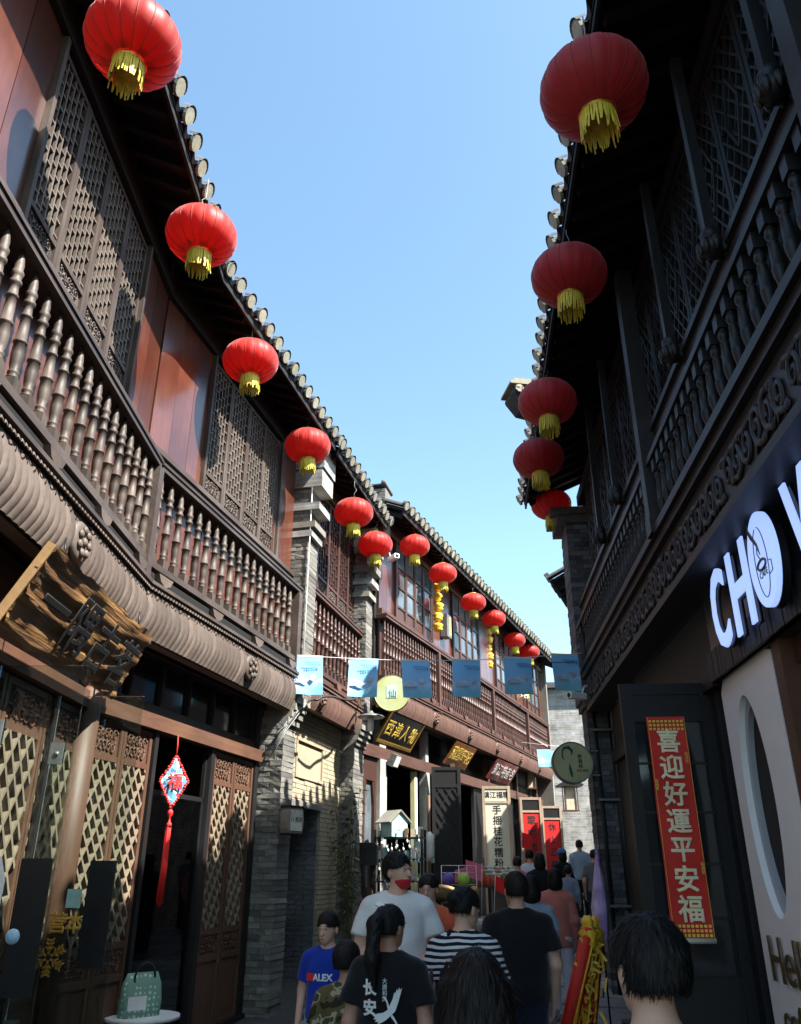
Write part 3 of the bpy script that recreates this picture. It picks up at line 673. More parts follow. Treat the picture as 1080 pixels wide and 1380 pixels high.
# handbag on a stool inside the glass
bg = thing('handbag', 'green dotted handbag with black round handle behind the shop glass', 'bag', S2.at(1.12, -.13, .44, R(-35)))
mb = MB(); n = 14
vs = []
for z, sx, sy in ((0, .19, .09), (.12, .2, .09), (.26, .185, .07), (.35, .15, .035)):
    for k in range(n):
        a = 2*math.pi*k/n; ca, sa = math.cos(a), math.sin(a); vs.append((sx*math.copysign(abs(ca)**.6, ca), sy*math.copysign(abs(sa)**.6, sa), z))
mb.add(vs, [(i*n+k, i*n+(k+1) % n, (i+1)*n+(k+1) % n, (i+1)*n+k) for i in range(3) for k in range(n)]+[tuple(range(n-1, -1, -1)), tuple(range(3*n, 4*n))], 0, True)
obj('bag_body', mb, bg, WM[bg], BAGM)
mb = MB(); mb.tube([(.1*math.cos(a), -.05, .31+.12*math.sin(a)) for a in [R(-150+i*300/16+150+0) for i in range(17)]], .011, 6); obj('handle', mb, bg, WM[bg], BLACKM)
mb = MB(); mb.box(-.16, .02, -.095, -.088, .06, .17); obj('label_patch', mb, bg, WM[bg], WHITE)
st = thing('display_stand', 'white round display stand under the green handbag', 'stand', S2.at(1.18, -.12, .02))
mb = MB(); mb.lathe([(.22, .0), (.22, .02), (.03, .05), (.03, .37), (.34, .39), (.34, .418), (.33, .42)], 24); obj('top', mb, st, WM[st], WHITE)
for i, (s, z) in enumerate(((1.45, 1.43), (2.0, 1.43), (2.4, .98), (1.6, .98), (2.2, 1.88))):
    mb = MB(); mb.lathe([(.08, 0), (.11, .05), (.10, .16), (.03, .22), (.03, .26)], 12); tag(obj('jar', mb, None, S2.at(s, -1.68, z), [RED_BOARD, TEAL, STONE, BASKET, GREYM][i]), 'small %s jar on the shelf inside the lattice-door shop' % ['red', 'teal', 'pale stone', 'tan', 'grey'][i], 'jar', 'jars on the shop shelf')

# ================================================================ first brick pier
pier = thing('brick_pier', 'grey brick pier with stepped corbels beside the lattice-door shop, lamp box fixed to it', 'wall', S2.at(4.25, -.2))
brick_pier(pier, S2, 4.02, 4.47, -.37, -.02, 0, 3.55, BRICK, MORTAR)
brick_pier(pier, S2, 4.27, 4.72, -.30, .10, 3.95, 7.3, BRICK, MORTAR)
for i, (z, o) in enumerate(((3.55, .02), (3.65, .05), (3.75, .08), (3.85, .12))):
    mb = MB(); mb.fb(4.05+.05*i, 4.5+.05*i, -.37, o, z, z+.095); obj('corbel', mb, pier, S2.M, STONE if i % 2 else BRICK)
for i, (z, o, h) in enumerate(((6.45, .16, .10), (6.60, .21, .10), (6.9, .27, .12), (7.3, .30, .30), (7.62, .33, .40))):
    mb = MB(); mb.fb(4.24-.006*i, 4.75+.006*i, -.30, o, z, z+h); obj('corbel', mb, pier, S2.M, BRICKTEX if i != 1 else STONE)
# middle bay: alley wall + balcony over it
mid = thing('alley_house', 'narrow brick bay over a dark alley opening with a small balcony between two piers', 'building', S2.at(6, -.4))
mb = brick_sheet(S2, 4.47, 7.32, -.25, 0, 4.0, .07, .24, holes=((4.47, 6.35, -1, 2.56), (5.15, 6.35, 3.0, 3.48)))
w = obj('brickwork', mb, mid, S2.M, PLASTER); w['kind'] = 'stuff'
mb = MB(); mb.fb(6.35, 7.3, -.8, -.29, 0, 4.0); mb.fb(4.47, 6.35, -.6, -.29, 2.62, 4.0); obj('wall_core', mb, mid, S2.M, MORTAR)
mb = MB(); mb.fb(5.15, 6.35, -.29, -.265, 3.0, 3.48); mb.fb(5.12, 5.17, -.3, -.235, 2.97, 3.51); mb.fb(6.33, 6.38, -.3, -.235, 2.97, 3.51); mb.fb(5.12, 6.38, -.3, -.23, 3.49, 3.53); mb.fb(5.12, 6.38, -.3, -.23, 2.95, 2.99); obj('blind_window', mb, mid, S2.M, PLASTER)
mb = MB(); mb.fb(4.47, 6.37, -.6, -.23, 2.54, 2.63); obj('lintel', mb, mid, S2.M, STONE)
# alley side wall running back, brick faced
AL = Fr(S2.p(6.35, -.25).x, S2.p(6.35, -.25).y, -S2.n[0], -S2.n[1])
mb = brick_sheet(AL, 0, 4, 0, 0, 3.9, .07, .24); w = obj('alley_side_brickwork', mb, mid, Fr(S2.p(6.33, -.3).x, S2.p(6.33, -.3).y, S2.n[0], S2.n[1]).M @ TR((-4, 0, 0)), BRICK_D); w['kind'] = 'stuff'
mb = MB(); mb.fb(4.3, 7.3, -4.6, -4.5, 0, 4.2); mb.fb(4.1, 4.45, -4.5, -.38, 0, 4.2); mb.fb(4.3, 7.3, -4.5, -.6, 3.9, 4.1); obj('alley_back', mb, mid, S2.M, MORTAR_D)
planks(mid, S2, 4.72, 7.5, -.14, 4.3, 5.8, .28, W_FAR)
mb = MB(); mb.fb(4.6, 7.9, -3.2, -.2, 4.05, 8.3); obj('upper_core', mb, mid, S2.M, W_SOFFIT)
mb = MB(); mb.fb(4.72, 7.6, -.2, -.08, 5.8, 5.92); mb.fb(4.72, 7.6, -.2, -.08, 7.78, 8.1); obj('sill_beam', mb, mid, S2.M, W_FARX)
lm = lattice_mesh(.58-.1, 7.75-5.94-.28-.075, .12, .016, .025, False, W_FAR)
for k in range(5): lattice_window(mid, S2, 4.75+k*.585, -.12, 5.94, 7.76, .58, W_FAR, lm, ME_SCR, GLASS_B)
balustrade(mid, S2, 4.73, 7.58, 5.79, 4.50, ME_BALM, .20, W_FARX)
fascia(mid, S2, 4.73, 7.5, 4.30, .36, ME_RIBF, .085, [5.3], W_FARX, W_FCARVE, ME_MEDF)
mb = MB(); mb.fb(4.72, 7.5, -.3, -.08, 3.95, 4.34); obj('balcony_joist', mb, mid, S2.M, W_SOFFIT)
roof(mid, S2, 4.4, 7.7, .55, 8.06, pitch=.285)
# second pier
pier2 = thing('brick_pier', 'grey brick pier with stepped corbels carrying the disc-shade lamp, vine at its foot', 'wall', S2.at(7.6, -.1))
brick_pier(pier2, S2, 7.3, 7.93, -.27, 0, 0, 3.7, BRICK, MORTAR, .075)
brick_pier(pier2, S2, 7.52, 7.95, -.2, .12, 4.05, 7.4, BRICK, MORTAR, .075)
for i, (z, o) in enumerate(((3.7, .03), (3.79, .07), (3.88, .11), (3.97, .14))):
    mb = MB(); mb.fb(7.32, 7.97, -.27, o, z, z+.085); obj('corbel', mb, pier2, S2.M, STONE if i % 2 else BRICK)
for i, (z, o, h) in enumerate(((6.5, .18, .10), (6.75, .23, .12), (7.0, .28, .14), (7.4, .32, .5))):
    mb = MB(); mb.fb(7.49-.006*i, 7.98+.006*i, -.2, o, z, z+h); obj('corbel', mb, pier2, S2.M, BRICKTEX if i % 2 else STONE)
# gable wall rising above the middle roof, against the long house
gab = thing('gable_wall', 'grey brick gable wall end rising above the tiled eaves with its own tile cap', 'wall', S2.at(8.0, -.5, 8.0))
mb = MB(); mb.fb(7.75, 8.15, -3.0, .42, 7.9, 8.9); obj('gable_core', mb, gab, S2.M, MORTAR)
mb = brick_sheet(Fr(0, 0, 1, 0), 0, 3.42, 0, 7.9, 8.9, .075, .25); w = obj('gable_brickwork', mb, gab, S2.at(7.74, .42, 0) @ TR((0, 0, 0), R(90)), BRICK); w['kind'] = 'stuff'
mb = MB()
for k in range(9): mb.box(-.3, .3, k*.4, k*.4+.38, 8.90+.05+(k % 2)*.004, 8.97+(k % 2)*.004)
for k in range(10): mb.lathe([(.06, -.32), (.06, .32)], 8, c=(0, 0, 0)) if False else mb.tube([(-.32, k*.36+.05, 8.99), (.32, k*.36+.05, 8.99)], .05, 7)
obj('tile_cap', mb, gab, S2.at(7.95, .45, 0), TILE)

# ================================================================ long glazed house
longh = thing('long_house', 'long red-brown timber house with glazed casements, balustrade and row of shops below', 'building', B3.at(0, -.35))
BL = 14.1
mb = MB(); mb.fb(-.1, BL, -3.5, -.2, 4.9, 8.9); obj('upper_core', mb, longh, B3.M, W_SOFFIT)
planks(longh, B3, 0, BL, -.13, 4.95, 6.3, .30, W_FAR)
mb = MB(); mb.fb(0, BL, -.2, -.08, 6.3, 6.42); mb.fb(0, BL, -.2, -.06, 8.10, 8.22); mb.fb(0, BL, -.2, -.12, 8.2, 8.6); obj('sill_beam', mb, longh, B3.M, W_FARX)
wins = [(.82, 4), (4.5, 4), (8.3, 4), (11.9, 3)]; prev = 0.
for a, n in wins:
    planks(longh, B3, prev, a-.06, -.15, 6.42, 8.10, .42, W_PANEL); prev = a+n*.53+.06
    for q in (a-.06, a+n*.53): obj('window_post', MB().fb(q, q+.06, -.2, -.09, 6.42, 8.1), longh, B3.M, W_FAR)
    for k in range(n):
        mb = MB(); w_, H_ = .525, 1.66; t = .05
        mb.fb(0, t, -.05, 0, 0, H_); mb.fb(w_-t, w_, -.05, 0, 0, H_)
        for z in (0, .26, .70, 1.14, H_-t): mb.fb(t, w_-t, -.045, -.004, z, z+t*.9)
        win = obj('window', mb, longh, B3.at(a+k*.53, -.10, 6.43), W_FAR)
        mb = MB(); mb.fb(t, w_-t, -.04, -.025, t, .26); obj('lower_panel', mb, win, B3.at(a+k*.53, -.10, 6.43), W_FAR)
        for z0, z1 in ((.305, .70), (.745, 1.14), (1.185, H_-t)):
            mb = MB(); mb.fb(t+.002, w_-t-.002, -.034, -.026, z0+.002, z1-.002); obj('pane', mb, win, B3.at(a+k*.53, -.10, 6.43), GLASS_B)
planks(longh, B3, prev, BL, -.15, 6.42, 8.10, .42, W_PANEL)
balustrade(longh, B3, -.1, BL, 6.27, 4.98, ME_BALF, .15, W_FARX, posts=(2.95, 7.3, 11.1, 14.0), post_w=.12)
fascia(longh, B3, -.1, BL, 4.86, .40, ME_RIBF, .082, (.5, 2.6, 5.0, 7.4, 9.8, 12.2), W_FARX, W_FCARVE, ME_MEDF)
mb = MB(); mb.fb(-.1, BL, -.45, -.08, 4.5, 4.92); obj('balcony_joist', mb, longh, B3.M, W_SOFFIT)
roof(longh, B3, -.25, BL+.3, .55, 8.36, pitch=.285, depth=4)
# shop fronts
mb = MB(); mb.fb(-.2, BL, -.48, -.34, 3.62, 3.84); obj('shop_beam', mb, longh, B3.M, W_FARX)
mb = MB(); mb.fb(.9, 3.0, -1.6, -1.5, 0, 4.1); obj('interior_wall', mb, longh, B3.M, mat('interior_brown', (.10, .062, .038), .8, .2, 4))
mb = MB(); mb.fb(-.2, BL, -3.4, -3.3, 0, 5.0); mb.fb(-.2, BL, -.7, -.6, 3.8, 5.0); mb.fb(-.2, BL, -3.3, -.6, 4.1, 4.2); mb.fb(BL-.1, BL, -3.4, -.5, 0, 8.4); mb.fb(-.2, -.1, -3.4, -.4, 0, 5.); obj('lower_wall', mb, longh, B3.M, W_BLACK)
mb = MB(); mb.fb(BL, BL+.15, -3.4, .05, 0, 8.5); obj('end_wall', mb, longh, B3.M, STONE)
GREYC = mat('grey_column', (.27, .28, .265), .8, .2, 10, tint=(.33, .33, .30))
for s, w_ in ((.72, .32), (3.15, .20), (5.0, .14), (7.9, .16), (10.9, .16), (13.4, .2)):
    mb = MB(); mb.fb(s-w_/2, s+w_/2, -.50, -.33 if w_ > .15 else -.36, 0, 3.62); mb.fb(s-w_/2+.01, s+w_/2-.01, -.49, -.35, 3.84, 4.5); obj('shop_column', mb, longh, B3.M, GREYC if s < 4 else W_FAR)
mb = MB(); mb.fb(2.66, 2.80, -.55, -.45, 0, 3.6); obj('pale_jamb', mb, longh, B3.M, mat('jamb_pale_yellow', (.62, .60, .36), .7, .12, 6))
mb = MB(); mb.fb(-.05, .56, -.50, -.44, 0, 1.4); mb.fb(-.05, .05, -.5, -.4, 1.4, 3.6); mb.fb(.46, .56, -.5, -.4, 1.4, 3.6); mb.fb(.05, .46, -.5, -.4, 3.2, 3.6); mb.prism([(.05, 3.2), (.12, 3.2), (.05, 2.8)], .41, .49); mb.prism([(.46, 3.2), (.39, 3.2), (.46, 2.8)], .41, .49); obj('arched_window_frame', mb, longh, B3.M, W_FAR)
mb = MB(); mb.fb(.05, .46, -.47, -.46, 1.4, 3.2); obj('arched_pane', mb, longh, B3.M, GLASS_B)
WHITEWALL = mat('interior_white', (.62, .61, .60), .8, .05, 4)
mb = MB(); mb.fb(5.1, 6.6, -.85, -.8, 0, 3.9); obj('interior_wall', mb, longh, B3.M, WHITEWALL)
mb = MB(); mb.fb(6.7, 7.8, -.5, -.42, 0, 3.62); mb.fb(8.1, 13.3, -.52, -.46, 0, 3.62); obj('shop_screen', mb, longh, B3.M, W_BLACK)
# far end wall closing the street
endw = thing('end_wall', 'tall weathered grey brick wall closing the far end of the street', 'wall', TR((6.5, 30, gz(30))))
mb = MB(); mb.box(-4.2, 6.5, 0, .5, -.5, 6.9); obj('brickwork', mb, endw, WM[endw] @ TR((0, 0, 0), R(-6)), BRICKTEX)
mb = MB(); mb.prism([(-4.4, 6.9), (6.7, 6.9), (6.6, 7.1), (-4.3, 7.1)], -.25, .7); mb.prism([(-4.3, 7.1), (6.6, 7.1), (6.6, 7.16), (-4.3, 7.16)], .1, .4)
obj('tile_cap', mb, endw, WM[endw] @ TR((0, 0, 0), R(-6)), TILE)

# ================================================================ RIGHT: shaded cafe house
cafe = thing('cafe_house', 'dark charcoal timber house in shade with hanging posts and carved beam above the café', 'building', RF.at(rs(5), -.4))
S0, S1 = 0.25, rs(-4.2)
mb = MB(); mb.fb(S0, S1, -3.2, -.3, 3.95, 8.2); obj('upper_core', mb, cafe, RF.M, W_SOFFIT)
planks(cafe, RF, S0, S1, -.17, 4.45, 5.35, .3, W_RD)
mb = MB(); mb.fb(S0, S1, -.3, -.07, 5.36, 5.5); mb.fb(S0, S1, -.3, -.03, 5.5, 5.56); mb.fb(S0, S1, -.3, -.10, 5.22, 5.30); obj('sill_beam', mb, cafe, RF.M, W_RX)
LAT_R = lattice_mesh(.5, 1.3, .10, .018, .03, True, W_R)
ME_SCRR = scroll_mesh(.4, .16, W_R, .02, 1.4, .010)
s = rs(11.7); k = 0
while s < S1-.7:
    win = lattice_window(cafe, RF, s, -.2, 5.58, 7.28, .60, W_R, LAT_R, ME_SCRR, GLASS_D, .30)
    mb = MB()
    for (a, b) in (((.3, .62), (.44, .95)), ((.44, .95), (.3, 1.28)), ((.3, 1.28), (.16, .95)), ((.16, .95), (.3, .62))): mb.bar((a[0], .02, a[1]), (b[0], .02, b[1]), .025, .035)
    obj('diamond_moulding', mb, win, RF.at(s, -.19, 5.58), W_R); s += .615; k += 1
mb = MB(); mb.fb(S0, S1, -.32, -.16, 7.28, 7.45); mb.fb(S0-.3, S1, -.40, -.30, 7.3, 8.05); obj('eave_beam', mb, cafe, RF.M, W_RD)
ME_HANG = MB()
ME_HANG.box(-.036, .036, -.036, .036, .22, 1.95); ME_HANG.lathe([(.03, 0), (.075, .03), (.095, .07), (.085, .12), (.06, .15), (.07, .17), (.07, .2), (.05, .23)], 12)
for q in range(8):
    a = 2*math.pi*q/8; ME_HANG.lathe([(.001, -.03), (.02, 0), (.03, .04), (.02, .08), (.001, .1)], 6, c=(.085*math.cos(a), .085*math.sin(a), .03))
ME_HANG = ME_HANG.mesh('hanging_post', W_R)
for ss in (.6, 1.83, 3.05, 4.27, 5.5, 8.3, 9.5): obj('hanging_post', ME_HANG, cafe, RF.at(rs(ss), .02, 5.46))
for ss in (2.72, 6.78):
    mb = MB(); mb.fb(-.075, .075, -.07, .08, 4.45, 7.45); mb.fb(-.09, .09, -.08, .09, 4.45, 4.6); obj('post', mb, cafe, RF.at(rs(ss)), W_RX)
ME_BALR = baluster_r_mesh(.60, W_R)
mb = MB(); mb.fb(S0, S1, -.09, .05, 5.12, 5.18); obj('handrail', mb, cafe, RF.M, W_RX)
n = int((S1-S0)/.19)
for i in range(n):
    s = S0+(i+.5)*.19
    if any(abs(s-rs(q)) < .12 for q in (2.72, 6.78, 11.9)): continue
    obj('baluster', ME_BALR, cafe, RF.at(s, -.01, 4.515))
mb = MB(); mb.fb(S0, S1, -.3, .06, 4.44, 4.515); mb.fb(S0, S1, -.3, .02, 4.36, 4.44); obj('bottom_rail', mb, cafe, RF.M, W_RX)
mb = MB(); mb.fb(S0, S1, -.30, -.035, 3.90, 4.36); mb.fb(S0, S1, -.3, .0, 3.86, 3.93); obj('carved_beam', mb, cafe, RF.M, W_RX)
mbs = MB()
for q in range(3):
    cx = .1+q*.2
    pts = [(cx+(.10-.085*t/16)*math.cos(t*.62+q), -.01, .20+(.15-.13*t/16)*math.sin(t*.62+q)) for t in range(17)]; mbs.tube(pts, [.028-.0008*t for t in range(17)], 6)
    mbs.lathe([(.002, .03), (.03, .01), (.04, -.01), (.02, -.03), (.002, -.035)], 8, c=(cx+.1, -.01, .32 if q % 2 else .07), axis='y')
    mbs.tube([(cx-.08, -.005, .05), (cx-.02, -.02, .1), (cx+.06, -.015, .06), (cx+.1, -.005, .12)], [.012, .03, .03, .01], 6)
ME_SC = mbs.mesh('carved_scroll', W_RX)
mbs.v = [(.6-x, y, .42-z) for x, y, z in mbs.v]; ME_SC2 = mbs.mesh('carved_scroll', W_RX)
s = S0+.05
while s < S1-.6:
    c = obj('carved_scroll', ME_SC if int(s/.61) % 2 else ME_SC2, cafe, RF.at(s, -.03, 3.935)); c.scale = (random.uniform(.92, 1.05), .55, random.uniform(.85, 1.0)); s += .61
mb = MB(); mb.fb(S0, S1, -.45, -.30, 3.86, 3.95); obj('soffit_panel', mb, cafe, RF.M, mat('soffit_blueblack', (.02, .03, .06), .25, .3, 3, coat=.15))
roof(cafe, RF, S0-.3, S1, .76, 7.52, pitch=.33, depth=4)
# ground floor: lower wall, vertical plank board behind the letters
mb = MB(); mb.fb(rs(6.8), S1, -.42, -.30, 3.12, 3.86); obj('sign_backboard', mb, cafe, RF.M, PLQ_BLACK)
planks(cafe, RF, rs(6.9), S1, -.28, 3.12, 3.36, .075, W_R, 'sign_plank')
mb = MB(); mb.fb(S0, rs(6.9), -.42, -.36, 3.25, 3.86); mb.fb(S0, rs(6.9), -.42, -.30, 3.1, 3.26); obj('transom', mb, cafe, RF.M, W_RD)
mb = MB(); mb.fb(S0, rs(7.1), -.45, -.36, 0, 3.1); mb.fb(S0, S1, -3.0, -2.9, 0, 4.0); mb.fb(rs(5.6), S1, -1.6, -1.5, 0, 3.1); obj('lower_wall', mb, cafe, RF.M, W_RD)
for k in range(7):
    mb = MB(); mb.fb(rs(12)+.1+k*.66, rs(12)+.70+k*.66, -.37, -.33, .1, 3.05); mb.fb(rs(12)+.18+k*.66, rs(12)+.62+k*.66, -.35, -.32, .2, .9); obj('shutter_leaf', mb, cafe, RF.M, W_BLACK)
mb = MB(); mb.fb(rs(5.6), rs(5.45), -.55, -.35, 0, 3.12); mb.fb(rs(5.6), S1, -.55, -.45, 2.95, 3.12); obj('doorway_frame', mb, cafe, RF.M, mat('brown_door_frame', (.09, .038, .02), .5, .3, 12))
# illuminated letters, each a part of one sign
cs = thing('cafe_sign', 'illuminated white café letters CHOW with a coffee cup in the O, on dark board', 'sign', RF.at(rs(5.3), -.22, 3.5))
for ch, c_s, w_ in (('C', 6.08, .36), ('H', 5.55, .42), ('W', 4.22, .68), ('S', 3.55, .4)):
    if ch == 'S': continue
    t = text_mesh(ch, .80, .03, LED, fat=.018); xs_ = [v.co.x for v in t.vertices]; zs_ = [v.co.z for v in t.vertices]
    sx, sz = w_/(max(xs_)-min(xs_)), .63/(max(zs_)-min(zs_))
    for v in t.vertices: v.co.x *= sx; v.co.z *= sz
    o = obj('letter_'+ch.lower(), t, cs, RF.at(rs(c_s), -.2, 3.53)); o['label'] = 'lit white letter '+ch
    b = obj('letter_return', t, o, RF.at(rs(c_s), -.24, 3.525)); b.data = t.copy(); b.data.materials.clear(); b.data.materials.append(BLACKM)
mb = MB(); N = 40; e = [(.235*math.cos(a), .325*math.sin(a)) for a in [2*math.pi*i/N for i in range(N)]]
mb.prism(e, -.035, .0); oo = obj('letter_o', mb, cs, RF.at(rs(4.97), -.2, 3.53), LED); oo['label'] = 'lit white oval O with a drawn coffee cup'
mb = MB(); mb.prism([(x*1.02, z*1.02) for x, z in e], 0, .05); obj('letter_return', mb, oo, RF.at(rs(4.97), -.2, 3.527), BLACKM)
mb = MB(); Y_ = -.038
mb.tube([(.11*math.cos(a), Y_, -.02+.24*math.sin(a)) for a in [R(100+i*340/28) for i in range(29)]], .0035, 5)
mb.tube([(-.10+.0*i, Y_, 0) for i in range(2)], .003, 4)
mb.tube([(.075*math.cos(a)-.0, Y_, -.04+.032*math.sin(a)) for a in [2*math.pi*i/20 for i in range(21)]], .010, 5)
mb.tube([(.115, Y_, -.05), (.16, Y_, -.06), (.16, Y_, -.13), (.10, Y_, -.14)], .0035, 5)
mb.tube([(-.15, Y_, .33), (-.14, Y_, .25), (-.09, Y_, .18), (-.03, Y_, .11), (.0, Y_, .03)], [.004, .012, .014, .010, .003], 5); mb.tube([(-.04, Y_, .09), (-.05, Y_, .05), (-.01, Y_, .0)], .004, 5)
obj('cup_drawing', mb, oo, RF.at(rs(4.97), -.2, 3.53), GREYM)
t = text_mesh('CAFE', .065, .002, GREYM); obj('cup_lettering', t, oo, RF.at(rs(4.97), -.163, 3.43))
BRONZE = mat('bronze_letters', (.20, .13, .06), .35, .2, 10, metal=.6)
# white oval-window panel
wp = thing('entrance_screen', 'white café entrance panel with deep oval opening and raised Hello lettering', 'panel', RF.at(rs(6.28), -.36))
M0 = RF.at(rs(6.28), -.36); hw = .63
N = 48; oc = (-.11, 2.13); oa, ob = .31, .785
inn = [(oc[0]+oa*math.cos(2*math.pi*i/N), oc[1]+ob*math.sin(2*math.pi*i/N)) for i in range(N)]
def edge_pt(i):
    a = 2*math.pi*i/N; c, s_ = math.cos(a), math.sin(a); dx = (hw-oc[0] if c > 0 else -hw-oc[0]); dz = (3.14-oc[1] if s_ > 0 else 0.0-oc[1])
    t = min(abs(dx/c) if abs(c) > 1e-6 else 1e9, abs(dz/s_) if abs(s_) > 1e-6 else 1e9); return (oc[0]+c*t, oc[1]+s_*t)
out = [edge_pt(i) for i in range(N)]
mb = MB(); vs = [(x, 0, z) for x, z in inn]+[(x, 0, z) for x, z in out]+[(x, .05, z) for x, z in inn]+[(x, .05, z) for x, z in out]
fs = []
for i in range(N):
    j = (i+1) % N; fs += [(i, N+i, N+j, j), (2*N+i, 2*N+j, 3*N+j, 3*N+i), (i, j, 2*N+j, 2*N+i), (N+i, 3*N+i, 3*N+j, N+j)]
mb.add(vs, fs); obj('panel_face', mb, wp, M0, WPANEL)
mb = MB(); iy = [(.05, 1.0), (.05, .90), (.10, .90)]
for k in range(2):
    y0, f0 = iy[k]; y1, f1 = iy[k+1]
    P = [(oc[0]+(x-oc[0])*f0+.02*(k > 0), y0, oc[1]+(z-oc[1])*f0) for x, z in inn]+[(oc[0]+(x-oc[0])*f1+.02, y1, oc[1]+(z-oc[1])*f1) for x, z in inn]
    mb.add(P, [(i, (i+1) % N, N+(i+1) % N, N+i) for i in range(N)], 0, True)
obj('oval_ring', mb, wp, M0, mat('ring_shade_grey', (.42, .43, .45), .5, .05, 6))  # recess of the white panel, its grey shading painted into the ring colour
mb = MB(); mb.prism([(oc[0]+.02+(x-oc[0])*.90, oc[1]+(z-oc[1])*.90) for x, z in inn], .095, .105); obj('oval_pane', mb, wp, M0, W_BLACK)
t = text_mesh('Hello', .42, .02, BRONZE, fat=.002); obj('lettering', t, wp, M0 @ TR((.02, -.02, 1.08)))
t = text_mesh('coffee', .30, .02, BRONZE, fat=.002); obj('lettering', t, wp, M0 @ TR((.02, -.02, .72)))
# open door leaf with the red banner
lf = thing('door_leaf', 'black timber door leaf with glass standing open beside the white café panel', 'door', TR((1.97, 7.24, 0)))
M0 = TR((1.97, 7.24, 0), R(-3)); w_ = .80; H_ = 3.2
mb = MB(); mb.box(0, .10, 0, .05, .02, H_); mb.box(w_-.10, w_, 0, .05, .02, H_)
for a, b in ((.02, .18), (.80, .9), (2.86, 2.95), (H_-.1, H_)): mb.box(.10, w_-.10, .003, .047, a, b)
obj('leaf_frame', mb, lf, M0, W_BLACK)
for a, b in ((.18, .80), (2.95, H_-.1)): obj('leaf_panel', MB().box(.1, w_-.1, .015, .035, a, b), lf, M0, W_BLACK)
mb = MB(); mb.box(.1, w_-.1, .022, .028, .9, 2.86); obj('leaf_glass', mb, lf, M0, GLASS_D)
for z in (1.3, 1.7, 2.1, 2.5): obj('glazing_bar', MB().box(.1, w_-.1, .012, .022, z, z+.02), lf, M0, W_BLACK)
bn = thing('banner', 'tall red New Year couplet banner with seven gold-cream characters on the black door leaf', 'banner', TR((2.32, 7.19, 2.03)))
M0 = TR((2.33, 7.20, 2.03), R(-3))
mb = MB(); vs = []; nz_ = 30
for k in range(nz_+1):
    z = -.87+1.74*k/nz_; bend = .012*math.sin(k*.45)
    for i in range(5):
        x = -.165+.33*i/4; vs.append((x, -.012+bend+.006*math.sin(i*1.3+k*.2), z))
mb.add(vs, [(k*5+i, k*5+i+1, (k+1)*5+i+1, (k+1)*5+i) for k in range(nz_) for i in range(4)], 0, True); cl = obj('paper', mb, bn, M0, RED_PAPER)
mb = MB(); mb.tube([(-.17, -.012, -.88), (.17, -.012, -.88)], .022, 8); obj('roller', mb, bn, M0, CREAM_PAPER)
for i, ch in enumerate('喜迎好運平安福'):
    t = text_mesh(ch, .205, .001, CREAMTXT, fat=.006); obj('character', t, bn, M0 @ TR((.0, -.034, .66-i*.218)))
mb = MB()
for zz in (.80, -.80):
    for i in range(9):
        for r_ in range(3): mb.box(-.15+i*.034, -.128+i*.034, -.034, -.032, zz-.05+r_*.033, zz-.03+r_*.033)
for x in (-.158, .156): mb.box(x, x+.003, -.034, -.032, -.86, .86)
obj('border_print', mb, bn, M0, GOLDTXT)
for zz, xx in ((.52, .135), (.3, -.145), (-.35, .14)):
    t = text_mesh('福滿堂春', .028, .001, GOLDTXT) if False else text_mesh('福\n滿\n堂', .03, .001, GOLDTXT); obj('small_print', t, bn, M0 @ TR((xx, -.034, zz)))
# right pier
rp = thing('brick_pier', 'dark grey brick pier in shade at the end of the charcoal house, with drain pipes', 'wall', RF.at(0, -.2))
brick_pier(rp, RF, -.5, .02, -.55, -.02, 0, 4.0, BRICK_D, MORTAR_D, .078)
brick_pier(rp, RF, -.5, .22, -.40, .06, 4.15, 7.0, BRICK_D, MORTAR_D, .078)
for i, (z, o) in enumerate(((3.95, .02), (4.05, .06), (4.6, .11), (7.0, .2), (7.15, .3))):
    mb = MB(); mb.fb(-.52-.004*i, .235+.003*i, -.45, o, z, z+.13); obj('corbel', mb, rp, RF.M, BRICK_D)
mb = MB(); mb.tube([RF.p(.08, -.12, .05), RF.p(.08, -.12, 4.0)], .03, 8); mb.tube([RF.p(.08, -.36, .05), RF.p(.08, -.36, 4.0)], .03, 8)
obj('drain_pipe', mb, rp, Matrix(), BLACKM)
for z in (1.2, 2.6, 3.6):
    mb = MB(); mb.fb(.04, .13, -.40, -.08, z, z+.03); obj('pipe_bracket', mb, rp, RF.M, GREYM)
mb = MB(); mb.tube([RF.p(.10, -.02, .02), RF.p(.10, -.02, 3.9)], .006, 5); obj('cable', mb, rp, Matrix(), CABLE)
# projecting roof corner piece of the next roof
rc = thing('roof_corner', 'small tiled roof corner with cream end jutting past the shaded eaves', 'roof', TR((1.5, 8.55, 7.2)))
M0 = TR((1.50, 8.75, 7.22), R(10)) @ Matrix.Scale(.62, 4)
mb = MB(); mb.box(-.20, .30, -.20, .5, .16, .21); mb.prism([(-.17, .21), (.30, .21), (.30, .30), (-.10, .30)], -.18, .5); obj('cap_slab', mb, rc, M0, TILE_END)
mb = MB(); mb.tube([(-.02, -.20, .04), (-.02, .5, .10)], .10, 12); mb.prism([(-.14, -.02), (.28, -.02), (.28, -.34), (.06, -.30)], -.12, .4); obj('ridge', mb, rc, M0, TILE)
mb = MB(); mb.lathe([(.085, -.215), (.085, -.205)], 18, c=(-.02, 0, .04), axis='y', smooth=False); obj('ridge_end', mb, rc, M0, TILE_END)
